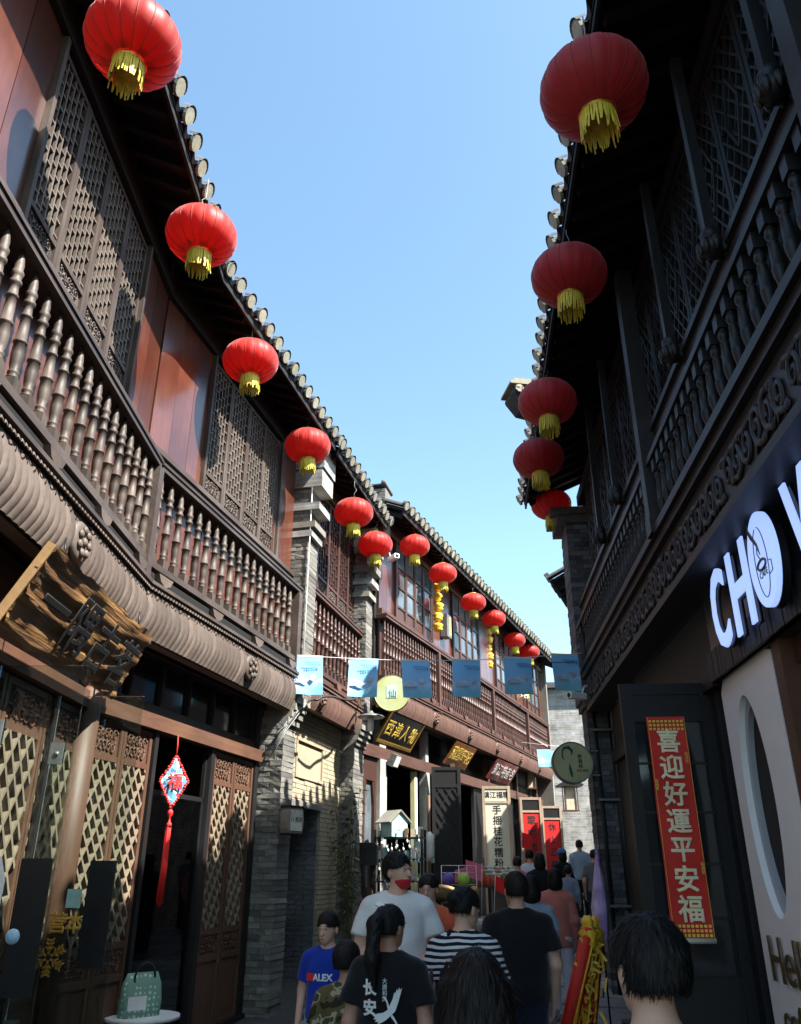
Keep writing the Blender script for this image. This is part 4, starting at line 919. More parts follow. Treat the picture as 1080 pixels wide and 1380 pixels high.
# next house beyond the right pier (throws shade, holds a lantern)
nh = thing('brick_house', 'plain brick house hidden beyond the dark brick pier, tiled eaves', 'building', TR((4.4, 14.4, gz(14))))
NF = Fr(2.95+.38*14, 13.2+.925*14, -.38, -.925)
mb = MB(); mb.fb(0, 13.6, -3, 0, -.2, 6.5); obj('wall', mb, nh, NF.M, BRICKTEX)
roof(nh, NF, -.2, 13.2, .55, 6.6, pitch=.32)
print('structure', round(time.time()-T0, 1), len(bpy.data.objects))

# ================================================================ lanterns
def lantern_meshes(D, red, gores=18):
    Rr = D/2; hh = Rr*.68; N = gores*4; mb = MB(); vs = []; fs = []; rows = 15
    for j in range(rows):
        ph = -1.25+2.5*j/(rows-1); r0 = Rr*math.cos(ph)**.85; z = hh*math.sin(ph)/math.sin(1.25)
        for k in range(N):
            a = 2*math.pi*k/N; g = abs(math.sin(a*gores/2)); r = r0*(1-.028+.028*g**.6); vs.append((r*math.cos(a), r*math.sin(a), z))
    for j in range(rows-1):
        for k in range(N): k2 = (k+1) % N; fs.append((j*N+k, j*N+k2, (j+1)*N+k2, (j+1)*N+k))
    mb.add(vs, fs, 0, True); shell = mb.mesh('shell', red)
    mb = MB()
    for q in range(gores):
        a = 2*math.pi*q/gores
        pts = []
        for j in range(11):
            ph = -1.25+2.5*j/10; r = Rr*math.cos(ph)**.85*.978+.002; pts.append((r*math.cos(a), r*math.sin(a), hh*math.sin(ph)/math.sin(1.25)))
        mb.tube(pts, .0035, 4, cap=False)
    ribs = mb.mesh('ribs', LINE)
    zb = -hh; rc = Rr*.34
    mb = MB(); mb.lathe([(rc*.95, zb+.02), (rc*1.02, zb), (rc*.98, zb-.02), (rc*.9, zb-.02), (rc*.9, zb+.01)], 20)
    for q in range(8):
        a = 2*math.pi*q/8; c = Vector((rc*1.25*math.cos(a), rc*1.25*math.sin(a), zb+.035)); mb.lathe([(.001, -.008), (.035, -.003), (.04, .004), (.001, .012)], 7, c=c)
    collar = mb.mesh('bottom_collar', GOLDM)
    mb = MB(); mb.lathe([(rc*.95, hh-.015), (rc*1.0, hh+.0), (rc*.9, hh+.02), (rc*.5, hh+.03), (.001, hh+.032)], 20); cap = mb.mesh('top_cap', GOLDM)
    mb = MB(); M_ = 46
    for q in range(M_):
        a = 2*math.pi*q/M_+random.uniform(-.03, .03); L = D*.30*random.uniform(.8, 1.08); r = rc*.94; w = .007; fl = random.uniform(-.01, .016)
        t = Vector((-math.sin(a), math.cos(a), 0)); e = Vector((math.cos(a), math.sin(a), 0)); p0 = e*r+Vector((0, 0, zb-.01)); p1 = e*(r+fl*.5)+Vector((0, 0, zb-L*.5)); p2 = e*(r+fl)+t*random.uniform(-.012, .012)+Vector((0, 0, zb-L))
        vs = []
        for p, ww in ((p0, w), (p1, w), (p2, w*.6)): vs += [p-t*ww, p+t*ww, p+t*ww+e*.004, p-t*ww+e*.004]
        mb.add(vs, [(i*4+a_, i*4+(a_+1) % 4, (i+1)*4+(a_+1) % 4, (i+1)*4+a_) for i in range(2) for a_ in range(4)])
    fringe = mb.mesh('fringe', GOLD)
    mb = MB(); mb.tube([(0, 0, hh+.02), (0, 0, hh+.14), (.03, 0, hh+.18), (.04, 0, hh+.22), (0, 0, hh+.27), (0, 0, hh+.52)], .005, 5); hook = mb.mesh('hook', GREYM)
    return dict(shell=shell, ribs=ribs, bottom_collar=collar, top_cap=cap, fringe=fringe, hook=hook)
LM = {}
def lantern(p, D, red, label, group, tilt=(0, 0)):
    key = (D, red.name)
    if key not in LM: LM[key] = lantern_meshes(D, red)
    M0 = Matrix.Translation(Vector(p)) @ Matrix.Rotation(tilt[0], 4, 'X') @ Matrix.Rotation(tilt[1], 4, 'Y') @ Matrix.Rotation(random.uniform(0, 6), 4, 'Z')
    t = thing('lantern', label, 'lantern', M0, group)
    ps = {}
    for nm in ('shell', 'top_cap', 'bottom_collar', 'fringe', 'hook'):
        o = obj(nm, LM[key][nm], t, M0); ps[nm] = o
        if nm == 'fringe': o['kind'] = 'stuff'
    o = obj('ribs', LM[key]['ribs'], ps['shell'], M0); o['kind'] = 'stuff'
    return t
f_, cp, sp = 1080., math.cos(math.atan(485/1080)), math.sin(math.atan(485/1080))
def cam_pt(u, v, depth):                      # measured position of a thing: photo direction and distance
    x, y = (u-540)/f_*depth, (690-v)/f_*depth
    return Vector((x, cp*depth-y*sp, EYE_H+sp*depth+y*cp))
EYE_H = 1.65
G1 = 'red lanterns under the lattice-window eaves'
for u, v, w, wh in ((180, 58, 128, 'over the first lattice window leaves beside the plank wall'), (272, 318, 95, 'between the first lattice windows and the bend of the house'), (338, 487, 75, 'before the second set of lattice windows past the bend'), (415, 601, 62, 'at the lattice house end, touching the corbelled brick pier top')): lantern(cam_pt(u, v, .70*1080/w), .70, LRED, 'sunlit red lantern '+wh, G1, (random.uniform(-.05, .05), random.uniform(-.04, .04)))
for u, v, w, lab in ((477, 691, 53, 'red lantern hung before the leaded windows over the alley, beside the first brick pier'), (506, 734, 47, 'red lantern hung in front of the second brick pier with the disc lamp')): lantern(cam_pt(u, v, .68*1080/w), .68, LRED, lab, 'red lanterns between the brick piers')
for (u, v, w), nth in zip(((559, 736, 41), (597, 773, 38), (638, 812, 34.5), (666, 834, 31.5), (694, 863, 28.6), (714, 879, 27)), ('first', 'second', 'third', 'fourth', 'fifth', 'sixth')): lantern(cam_pt(u, v, .64*1080/w), .64, LRED, nth+' red lantern from the brick pier under the long glazed house eaves', 'red lanterns along the long house')
for (u, v, w), nth in zip(((800, 121, 144), (767, 372, 102), (738, 542, 79), (726, 618, 69)), ('fourth', 'third', 'second', 'first')): lantern(cam_pt(u, v, .72*1080/w), .72, LRED_SHADE, nth+' dull red lantern from the dark brick pier under the charcoal house eaves', 'lanterns under the shaded eaves', (random.uniform(-.06, .06), random.uniform(-.06, .06)))
lantern(cam_pt(743, 680, 13.9), .70, LRED_SHADE, 'red lantern half hidden behind the dark brick pier', 'lanterns under the shaded eaves')
# yellow garlands
ING = MB(); ING.lathe([(.01, -.075), (.05, -.06), (.075, -.03), (.06, 0), (.085, .03), (.06, .06), (.02, .075)], 9); ING = ING.mesh('ingot', GARL)
for (u, v, n, dep), nth in zip(((590, 787, 5, 18.6), (658, 848, 5, 23.2), (707, 905, 4, 26.0)), ('first', 'second', 'third')):
    p = cam_pt(u, v, dep); g = thing('garland', nth+' string of yellow ingot charms along the long house, counted from the brick pier', 'garland', TR(p), 'yellow ingot garlands')
    mb = MB(); mb.tube([(0, 0, .25), (0, 0, -n*.2)], .006, 4); obj('cord', mb, g, WM[g], STRING)
    for k in range(n):
        o = obj('ingot', ING, g, TR(p+Vector((random.uniform(-.02, .02), 0, -.08-k*.24)), random.uniform(0, 6), random.uniform(-.3, .3))); o.scale = (1.5, 1.3, 1.45)
# ================================================================ pennants on a line
LA, LB = Vector((-1.58, 11.5, 4.53)), Vector((2.83, 12.2, 4.74))
def lp(t): return LA.lerp(LB, t)+Vector((0, 0, -.10*math.sin(math.pi*t)))
mb = MB(); mb.tube([lp(i/40) for i in range(41)], .005, 5); tag(obj('string_line', mb, None, Matrix(), STRING), 'thin white line stretched across the street holding blue pennants', 'string')
def pennant_mesh(w, h, seed):
    mb = MB(); vs = []; nx, nz_ = 6, 8; r_ = random.Random(seed); a = r_.uniform(-.03, .03); b = r_.uniform(0, 6)
    for k in range(nz_+1):
        for i in range(nx+1):
            u, v = i/nx, k/nz_; vs.append((-w/2+u*w+a*(1-v), .02*math.sin(u*5+b+v*2)*(1-v)-.03*(1-v), -h+v*h))
    mb.add(vs, [(k*(nx+1)+i, k*(nx+1)+i+1, (k+1)*(nx+1)+i+1, (k+1)*(nx+1)+i) for k in range(nz_) for i in range(nx)], 0, True); return mb.mesh('pennant', PENNANT)
TXTP = text_mesh('西津渡古街文化\n非遗手作市集', .042, .0006, mat('pennant_ink', (.03, .12, .28), .7), align='RIGHT')
PW = mat('pennant_pale', (.42, .50, .62), .8, .3, 8)
for i, t in enumerate((.052, .236, .408, .582, .762, .93)):
    p = lp(t); M0 = TR(p, R(9))
    pn = thing('pennant', ('first', 'second', 'third', 'fourth', 'fifth', 'sixth')[i]+' blue printed pennant on the white line, counted from the lattice house balcony', 'pennant', M0, 'blue pennants on the line')
    cl = obj('cloth', pennant_mesh(.43, .56, i), pn, M0); mb = MB(); mb.box(-.215, .215, -.004, .004, -.012, .012); obj('hem', mb, pn, M0, STRING)
    obj('print', TXTP, cl, M0 @ TR((.07, -.045, -.12))).scale = (.8, 1, .8)
    mb = MB(); mb.prism([(-.19, -.36), (-.08, -.33), (.03, -.37), (-.02, -.40), (-.19, -.40)], -.048, -.047); mb.prism([(.04, -.30), (.09, -.26), (.14, -.30), (.09, -.36)], -.048, -.047); obj('print', mb, cl, M0, PW)
for i, (u, v, d) in enumerate(((733, 1010, 24.), (752, 1012, 24.2))):
    p = cam_pt(u, v, d); pn = thing('pennant', ('pale blue pennant far down the street, next to the long house fascia', 'pale blue pennant far down the street, nearly behind the olive round sign')[i], 'pennant', TR(p), 'far pale pennants')
    obj('cloth', pennant_mesh(.42, .5, 20+i), pn, TR(p))
mb = MB(); mb.tube([cam_pt(700, 1000, 24), cam_pt(790, 1010, 24.4)], .006, 4); tag(obj('string_line', mb, None, Matrix(), STRING), 'thin far line carrying two pale pennants', 'string')
# ================================================================ round signs
def round_sign(M0, r, label, face, rim, art):
    t = thing('round_sign', label, 'sign', M0)
    mb = MB(); mb.lathe([(r*.93, -.055), (r, -.06), (r, .06), (r*.93, .055)], 36, axis='y', smooth=False); obj('drum', mb, t, M0, rim)
    mb = MB(); mb.lathe([(.001, -.058), (r*.93, -.057), (r*.93, .057), (.001, .058)], 36, axis='y', smooth=False); obj('face', mb, t, M0, face)
    art(t, M0); return t
FACE_G = mat('sign_face_olive', (.42, .42, .22), .5, .06, 4); FACE_Y = mat('sign_face_yellow', (.50, .50, .16), .5, .15, 4, tint=(.45, .52, .30))
TEALINK = mat('teal_ink', (.02, .09, .08), .5)
def art_r(t, M0):
    mb = MB(); mb.tube([(-.14, -.062, .17), (-.12, -.062, .21), (-.05, -.062, .22), (.0, -.062, .17), (-.01, -.062, .11)], [.008, .02, .026, .018, .006], 6)
    mb.tube([(-.14, -.062, .17), (-.15, -.062, .09), (-.12, -.062, .04)], [.012, .008, .004], 6); mb.tube([(-.05, -.062, -.02), (-.045, -.062, -.09), (-.03, -.062, -.17), (-.02, -.062, -.21)], [.006, .022, .018, .003], 6); obj('figure_print', mb, t, M0, TEALINK)
    tx = text_mesh('鮮\n春\n林', .07, .001, INK); obj('lettering', tx, t, M0 @ TR((.11, -.062, .02)))
    tx = text_mesh('桂花 甜酒', .04, .001, INK); obj('lettering', tx, t, M0 @ TR((.13, -.062, -.11)))
round_sign(TR((2.54, 12.35, 3.12)), .30, 'round olive-green shop sign with dark figure, bracketed to the shaded brick pier', FACE_G, GREYM, art_r)
mb = MB(); mb.tube([(2.7, 12.35, 3.3), (2.95, 12.4, 3.3)], .012, 6); mb.tube([(2.7, 12.35, 2.95), (2.95, 12.4, 2.95)], .012, 6); tag(obj('sign_bracket', mb, None, Matrix(), GREYM), 'grey metal bracket holding the olive-green round sign to the pier', 'bracket')
def art_l(t, M0):
    mb = MB(); mb.box(-.10, .09, -.062, -.061, -.10, .13); obj('figure_print', mb, t, M0, mat('sign_mint', (.5, .66, .6), .5)); tx = text_mesh('仙', .16, .001, TEALINK); obj('lettering', tx, t, M0 @ TR((0, -.064, -.02)))
round_sign(TR(cam_pt(529, 934, 14.6), R(-6)), .325, 'round yellow-green shop sign on the second brick pier beside the black plaque', FACE_Y, mat('sign_rim_yellow', (.52, .50, .22), .5), art_l)
# ================================================================ plaques of the long house
def plaque(s, w, h, zb, face, frame, txt, tmat, label, ob=-.36, ot=-.02, fw=.03, tsz=.34, step=None):
    tl = math.atan2(ot-ob, h); M0 = B3.at(s, ob, zb, 0, tl); t = thing('plaque', label, 'sign', M0); H = h/math.cos(tl)
    mb = MB(); mb.box(-w/2, w/2, -.02, .02, 0, H); obj('board', mb, t, M0, face)
    if frame:
        for a in (-1, 1):
            mb = MB(); mb.box(a*w/2-(fw if a > 0 else 0), a*w/2+(0 if a > 0 else fw), -.035, .022, 0, H); obj('frame_side', mb, t, M0, frame)
        mb = MB(); mb.box(-w/2+fw, w/2-fw, -.034, .021, 0, fw*2); obj('frame_base', mb, t, M0, frame)
    st = step or w/(len(txt)+.4)
    for i, ch in enumerate(txt): me = text_mesh(ch, tsz, .004, tmat, fat=.008); obj('character', me, t, M0 @ TR(((i-(len(txt)-1)/2)*st, -.028, H*.52)))
    return t
plaque(1.22, 1.74, .52, 3.93, PLQ_BLACK, GOLDM, '西津人物', GOLDTXT, 'black plaque with gold frame and four gold characters above the open shop')
plaque(5.0, 1.55, .48, 3.95, PLQ_ORANGE, None, '藏雲軒記', GOLDTXT, 'orange-brown wooden plaque with four bright gold characters', tsz=.36)
plaque(8.75, 2.2, .48, 3.95, PLQ_RED, None, '鎮江特產名', WTXT, 'faded red plaque with pale characters next to the far shop doors', tsz=.36)
# ================================================================ standing door leaves of the long house
def standing_leaf(s, o, w, H, name, label, cat, frame, infill, rz=0, hdr=None, txt=None, tmat=INK, tsz=.26, n_lat=False, z0f=.55):
    p = B3.p(s, o); M0 = TR((p.x, p.y, gz(p.y)), R(rz)); t = thing(name, label, cat, M0); H -= gz(p.y); f = .07
    for a, b in ((-w/2, -w/2+f), (w/2-f, w/2)): mb = MB(); mb.box(a, b, -.03, .03, 0, H); obj('stile', mb, t, M0, frame)
    for a, b in ((0, .12), (z0f-.06, z0f), (H-.42, H-.36), (H-.07, H)): mb = MB(); mb.box(-w/2+f, w/2-f, -.026, .026, a, b); obj('crossbar', mb, t, M0, frame)
    mb = MB(); mb.box(-w/2+f, w/2-f, -.01, .01, z0f, H-.42); pan = obj('infill_panel', mb, t, M0, infill)
    mb = MB(); mb.box(-w/2+f, w/2-f, -.01, .01, H-.36, H-.07); hd = obj('header_panel', mb, t, M0, CREAM_PAPER if hdr else W_BLACK)
    mb = MB(); mb.box(-w/2+f, w/2-f, -.01, .01, .12, z0f-.06); obj('base_panel', mb, t, M0, W_BLACK)
    if hdr: me = text_mesh(hdr, .17, .001, INK, fat=.004); obj('lettering', me, hd, M0 @ TR((0, -.012, H-.215)))
    if txt:
        n = len(txt); st = (H-.42-z0f-.1)/n if n > 5 else .37
        for i, ch in enumerate(txt): me = text_mesh(ch, tsz, .001, tmat, fat=.005); obj('character', me, pan, M0 @ TR((0, -.013, H-.42-st*(i+.5)-.03)))
    if n_lat:
        l = lattice_mesh(w-2*f, H-.42-z0f-.02, .14, .022, .02, True, W_BLACK); q = obj('lattice', l, t, M0 @ TR((-w/2+f, -.01, z0f))); q['kind'] = 'stuff'
    return t
FRM = mat('leaf_frame_wood', (.36, .27, .19), .6, .25, 20, GR)
standing_leaf(3.15, .08, .62, 3.72, 'door_leaf', 'dark carved lattice door leaf standing open between the plaques', 'door', W_BLACK, W_BLACK, 0, n_lat=True)
standing_leaf(7.0, .08, .72, 3.66, 'sign_board', 'tall cream board with vertical black characters in a wooden frame', 'sign', FRM, CREAM_PAPER, 0, hdr='鎮江福糯', txt='手摇桂花糯粉圆', tsz=.23, z0f=.7)
standing_leaf(10.7, .06, .64, 3.66, 'sign_board', 'red board with brush characters in a wood frame, shadow across its top corner', 'sign', FRM, RED_BOARD, 0, txt='翠彩師含英', tsz=.26)
standing_leaf(13.45, .06, .66, 3.60, 'sign_board', 'red board with brush characters in a wood frame, against the far brick wall', 'sign', FRM, RED_BOARD, 0, txt='休上三樓春', tsz=.26)
# second, nearer half of the dark leaf: warm edge post
mb = MB(); p = B3.p(3.55, .1); mb.box(-.05, .05, -.04, .04, 0, 3.3); tag(obj('door_post', mb, None, TR((p.x, p.y, gz(p.y))), W_DOOR), 'narrow warm-brown door post beside the dark carved lattice leaf', 'post')
# ================================================================ street fittings
lb = thing('lamp_box', 'pale rounded lamp box with house number fixed to the brick pier beside the alley', 'lamp', S2.at(4.2, .04, 2.12))
M0 = WM[lb] @ TR((0, 0, 0), R(-20))
mb = MB(); mb.prism([(-.13, 0), (.13, 0), (.15, .06), (.16, .15), (.15, .26), (.13, .32), (-.13, .32), (-.15, .26), (-.16, .15), (-.15, .06)], -.14, .02); obj('case', mb, lb, M0, mat('lamp_case', (.22, .19, .16), .6))
mb = MB(); mb.box(-.115, .115, -.15, -.141, .03, .29); obj('panel', mb, lb, M0, mat('lamp_panel_cream', (.55, .53, .45), .6))
t = text_mesh('11 西津', .07, .001, INK); obj('lettering', t, lb, M0 @ TR((0, -.152, .17)))
mb = MB(); mb.box(-.15, .15, -.15, .03, .32, .345); mb.box(-.14, .14, -.145, .02, -.02, 0); obj('trim', mb, lb, M0, W_BLACK)
lp_ = thing('wall_lamp', 'flat grey disc-shade wall lamp on a curved arm from the second brick pier', 'lamp', S2.at(7.4, .1, 4.6))
P = S2.p(7.4, .05); c = cam_pt(500, 966, 14.0)
mb = MB(); mb.tube([(P.x, P.y, 4.5), (P.x+.02, P.y-.1, 4.65), ((P.x+c.x)/2, (P.y+c.y)/2, 4.72), (c.x, c.y, 4.62), (c.x, c.y, c.z+.05)], .02, 8); obj('arm', mb, lp_, Matrix(), BLACKM)
mb = MB(); mb.lathe([(.03, .10), (.05, .06), (.20, .02), (.235, 0), (.235, -.015), (.2, -.02), (.001, -.02)], 24); obj('shade', mb, lp_, TR(c), GREYM)
mb = MB(); mb.lathe([(.05, 0), (.055, -.1), (.05, -.22), (.001, -.23)], 14); obj('bulb', mb, lp_, TR(c+Vector((0, 0, -.02))), WHITE)
mb = MB(); a = S2.p(3.9, -.1, 3.35); pts = [a, S2.p(4.15, .04, 3.62), S2.p(4.45, .14, 3.9), S2.p(4.6, .3, 4.0), S2.p(5.6, .5, 4.15), S2.p(6.6, .5, 4.5), S2.p(7.2, .3, 4.62)]
fine = []
for i in range(len(pts)-1):
    for k in range(6): fine.append(pts[i].lerp(pts[i+1], k/6)+Vector((0, 0, .02*math.sin(k))))
mb.tube(fine, .018, 7); tag(obj('cable', mb, None, Matrix(), CABLE), 'thick black cable looping from the first brick pier toward the disc lamp', 'cable')
mb = MB()
for j in range(4):
    pts = [S2.p(3.9+random.uniform(-.02, .02), -.12, 3.1+.05*j), S2.p(4.05, .0, 3.45+.04*j), S2.p(4.3, .1, 3.75+.03*j), S2.p(4.5, .16, 3.92)]; mb.tube(pts, .007, 5)
tag(obj('cable', mb, None, Matrix(), mat('cable_grey', (.25, .25, .24), .6)), 'bundle of thin pale cables climbing the corbels of the first brick pier', 'cable')
mb = MB(); mb.tube([S2.p(4.25, .12, 4.0), S2.p(4.24, .13, 5.5), S2.p(4.26, .13, 7.9)], .008, 5); tag(obj('cable', mb, None, Matrix(), STRING), 'thin white cable running straight up the upper first brick pier', 'cable')
mb = MB(); mb.tube([cam_pt(700, 905, 12.4), cam_pt(735, 893, 12.0), cam_pt(775, 892, 12.1)], .006, 5); tag(obj('cable', mb, None, Matrix(), CABLE), 'thin dark cable reaching the shaded brick pier near the pennants', 'cable')
def camera_box(p, rz, label):
    t = thing('security_camera', label, 'camera', TR(p, rz)); mb = MB(); mb.prism([(-.05, -.045), (.05, -.045), (.06, .03), (.04, .05), (-.04, .05), (-.06, .03)], -.16, .14); obj('housing', mb, t, WM[t], WHITE)
    mb = MB(); mb.lathe([(.035, -.165), (.035, -.16)], 12, axis='y'); obj('lens', mb, t, WM[t], BLACKM); mb = MB(); mb.tube([(0, .1, .05), (0, .16, .16), (0, .26, .17)], .015, 6); obj('mount', mb, t, WM[t], WHITE)
camera_box(cam_pt(530, 752, 16.2), R(30), 'white security camera at the corner of the long house below its eaves')
camera_box(cam_pt(706, 940, 24.4), R(20), 'white security camera under the garland near the far end of the long house')
camera_box(cam_pt(778, 938, 11.9), R(-60), 'white security camera clamped to the shaded brick pier beside the pennants')
sb = thing('switch_box', 'grey metal switch box on the red-brown panel between the long house windows', 'box', B3.at(3.75, -.08, 6.75))
mb = MB(); mb.fb(-.16, .16, -.05, .12, 0, .55); obj('case', mb, sb, WM[sb], GREYM); mb = MB(); mb.fb(-.02, .13, .12, .125, .05, .5); obj('cover', mb, sb, WM[sb], mat('cover_yellow', (.5, .42, .1), .6))
fl = thing('floodlight', 'small square floodlight fixed on the beam below the black plaque', 'lamp', B3.at(.95, -.2, 3.62))
mb = MB(); mb.box(-.13, .13, -.06, .06, -.12, .12); obj('case', mb, fl, WM[fl] @ TR((0, 0, 0), 0, R(25)), GREYM); mb = MB(); mb.box(-.11, .11, -.066, -.061, -.1, .1); obj('glass', mb, fl, WM[fl] @ TR((0, 0, 0), 0, R(25)), WHITE)
mb = MB(); mb.box(-.14, -.13, -.02, .1, -.02, .02); mb.box(.13, .14, -.02, .1, -.02, .02); obj('yoke', mb, fl, WM[fl], GREYM)
# wooden wall lantern on the end wall, small eave lantern
def frame_lantern(p, k, label):
    t = thing('wall_lantern', label, 'lantern', TR(p)); mb = MB()
    for a in (-1, 1):
        for b in (-1, 1): mb.box(a*.16*k-.015, a*.16*k+.015, b*.16*k-.015, b*.16*k+.015, 0, .6*k)
    mb.box(-.19*k, .19*k, -.19*k, .19*k, -.03, 0); obj('frame', mb, t, WM[t], W_DOOR)
    mb = MB(); mb.prism([(-.34*k, .62*k), (-.30*k, .58*k), (.30*k, .58*k), (.34*k, .62*k), (.15*k, .72*k), (-.15*k, .72*k)], -.25*k, .25*k); obj('roof', mb, t, WM[t], W_BLACK)
    mb = MB(); mb.box(-.13*k, .13*k, -.13*k, .13*k, .01, .57*k); obj('shade', mb, t, WM[t], mat('paper_shade', (.5, .40, .28), .8))
    mb = MB(); mb.tube([(0, 0, .72*k), (0, 0, .95*k), (0, .5, 1.0*k)], .012, 5); obj('hanger', mb, t, WM[t], BLACKM)
frame_lantern(cam_pt(770, 1092, 27.3), 1.3, 'carved brown wooden lantern hanging on the far grey brick wall')
frame_lantern(cam_pt(716, 1062, 25.2), .8, 'small framed lantern hanging under the far end of the long house fascia')
# dark box on pier
db = thing('letter_box', 'black lidded metal box fixed at the foot of the second brick pier among the plant', 'box', TR(cam_pt(492, 1166, 13.9)))
M0 = TR(cam_pt(492, 1166, 13.9), R(-8))
mb = MB(); mb.box(-.22, .22, -.12, .12, 0, .26); obj('case', mb, db, M0, BLACKM); mb = MB(); mb.prism([(-.235, .26), (.235, .26), (.235, .30), (.18, .36), (-.18, .36), (-.235, .30)], -.135, .13); obj('lid', mb, db, M0, BLACKM)
mb = MB(); mb.box(-.1, .1, .12, .45, .05, .10); obj('bracket', mb, db, M0, BLACKM)
# vine / bamboo by the pier
def plant(base, h, n, spread, label, name='bamboo_plant', lsz=.10, nl=26):
    t = thing(name, label, 'plant', TR(base)); ms, ml = MB(), MB()
    for i in range(n):
        a = random.uniform(0, 6.28); r = random.uniform(.02, spread*.4); hh = h*random.uniform(.6, 1); ex = Vector((random.gauss(0, spread), random.gauss(0, spread*.5), hh)); b0 = Vector((r*math.cos(a), r*math.sin(a)*.6, 0))
        pts = [b0+Vector((ex.x*q*q, ex.y*q*q, hh*q)) for q in (0, .25, .5, .75, 1)]; ms.tube(pts, [.011, .01, .008, .006, .003], 5)
        for k in range(nl):
            q = random.uniform(.25, 1); p = b0+Vector((ex.x*q*q, ex.y*q*q, hh*q)); d = Vector((random.gauss(0, 1), random.gauss(0, .7), random.uniform(-.9, .2))).normalized(); L = lsz*random.uniform(.6, 1.5); sd = d.cross(Vector((random.random(), random.random(), 1))).normalized()*L*.14
            p = p+d*.04; ml.add([p, p+d*L*.45+sd, p+d*L+Vector((0, 0, -L*.15)), p+d*L*.45-sd], [(0, 1, 2, 3)])
    obj('stems', ms, t, WM[t], STEM); o = obj('foliage', ml, t, WM[t], LEAF); o['kind'] = 'stuff'; return t
P = S2.p(7.0, .08); plant((P.x, P.y, gz(P.y)), 3.0, 9, .16, 'tall thin leafy plant climbing beside the alley wall and second brick pier', nl=46)
# ================================================================ stalls and goods before the long house
def small(name, label, cat, M0, group=None): return thing(name, label, cat, M0, group)
p = B3.p(.22, .22); gp = gz(p.y)
rk = small('display_rack', 'dark display rack crowded with small pale trinkets before the open shop', 'rack', TR((p.x, p.y, gp), R(-12)))
M0 = WM[rk]; mb = MB()
for x in (-.42, .42):
    for y_ in (-.16, .16): mb.box(x-.02, x+.02, y_-.02, y_+.02, 0, 2.0)
for z in (.45, .8, 1.15, 1.5, 1.85): mb.box(-.44, .44, -.18, .18, z, z+.025)
obj('rack_frame', mb, rk, M0, W_BLACK)
TC = [mat('trinket_white', (.66, .66, .62), .5), mat('trinket_cream', (.55, .48, .34), .6), mat('trinket_green', (.22, .40, .34), .6), mat('trinket_brown', (.2, .11, .06), .6)]
for z in (.475, .825, 1.175, 1.525, 1.875):
    for k in range(7):
        x = -.38+k*.126; mb = MB(); h = random.uniform(.1, .2); w_ = random.uniform(.03, .05)
        if random.random() < .5: mb.box(-w_, w_, -w_, w_, 0, h); mb.box(-w_*.7, w_*.7, -w_*1.03, -w_, h*.3, h*.8)
        else: mb.lathe([(w_*.7, 0), (w_, h*.3), (w_*.5, h*.6), (w_*.8, h*.8), (.004, h)], 8)
        tag(obj('trinket', mb, None, M0 @ TR((x, -.05, z)), TC[random.choice((0, 0, 1, 2, 3))]), 'small trinket standing on the dark display rack of the open shop', 'trinket', 'trinkets on the display rack')
hang = MB()
for i in range(60):
    x = random.uniform(-.4, .4); z = random.uniform(.9, 2.0); hang.lathe([(.004, -.03), (.016, -.015), (.018, .01), (.004, .03)], 6, c=(x, -.2, z)); hang.tube([(x, -.2, z), (x, -.2, z+.1)], .0015, 3)
o = obj('hanging_charms', hang, rk, M0, TC[0]); o['kind'] = 'stuff'
bh = small('bird_house', 'teal wooden miniature house with a pale roof on top of the display rack', 'model house', M0 @ TR((-.12, 0, 1.88)) @ Matrix.Scale(.8, 4))
M1 = WM[bh]; mb = MB(); mb.prism([(-.22, 0), (.22, 0), (.22, .34), (0, .52), (-.22, .34)], -.22, .2); obj('walls', mb, bh, M1 @ TR((0, 0, 0), R(50)), TEAL)
for sgn in (-1, 1):
    mb = MB(); mb.bar((0, 0, .55), (sgn*.31, 0, .29), .03, .54); obj('roof_panel', mb, bh, M1 @ TR((0, 0, 0), R(50)), STONE)
fans = small('hanging_board', 'teal patterned hanging board of charms beside the pale yellow door jamb', 'board', TR(cam_pt(572, 1163, 15.6), R(-10)))
mb = MB(); mb.box(-.2, .2, -.02, .02, 0, .52); obj('board', mb, fans, WM[fans], pattern_mat('teal_charms', lambda n, l, tc: ramp(n, l, (lambda v: (l.new(tc.outputs['Object'], v.inputs[0]), setattr(v.inputs['Scale'], 'default_value', 16), v.outputs['Distance'])[2])(n.new('ShaderNodeTexVoronoi')), [(0, (.55, .66, .6)), (.35, (.08, .20, .18)), (.5, (.36, .58, .52))])))
mb = MB(); mb.tube([(0, 0, .52), (0, 0, .62), (.0, .2, .66)], .008, 5); obj('hook', mb, fans, WM[fans], GREYM)
wp_ = small('white_plaster_post', 'wooden pole with white paper tassel beside the display rack', 'pole', TR((B3.p(1.75, .2).x, B3.p(1.75, .2).y, gz(16.8))))
mb = MB(); mb.tube([(0, 0, 0), (0, 0, 2.6)], .03, 8); obj('pole', mb, wp_, WM[wp_], W_DOOR); mb = MB(); mb.lathe([(.01, 1.95), (.09, 1.85), (.06, 1.7), (.08, 1.5), (.03, 1.4)], 8); obj('tassel', mb, wp_, WM[wp_], WHITE)
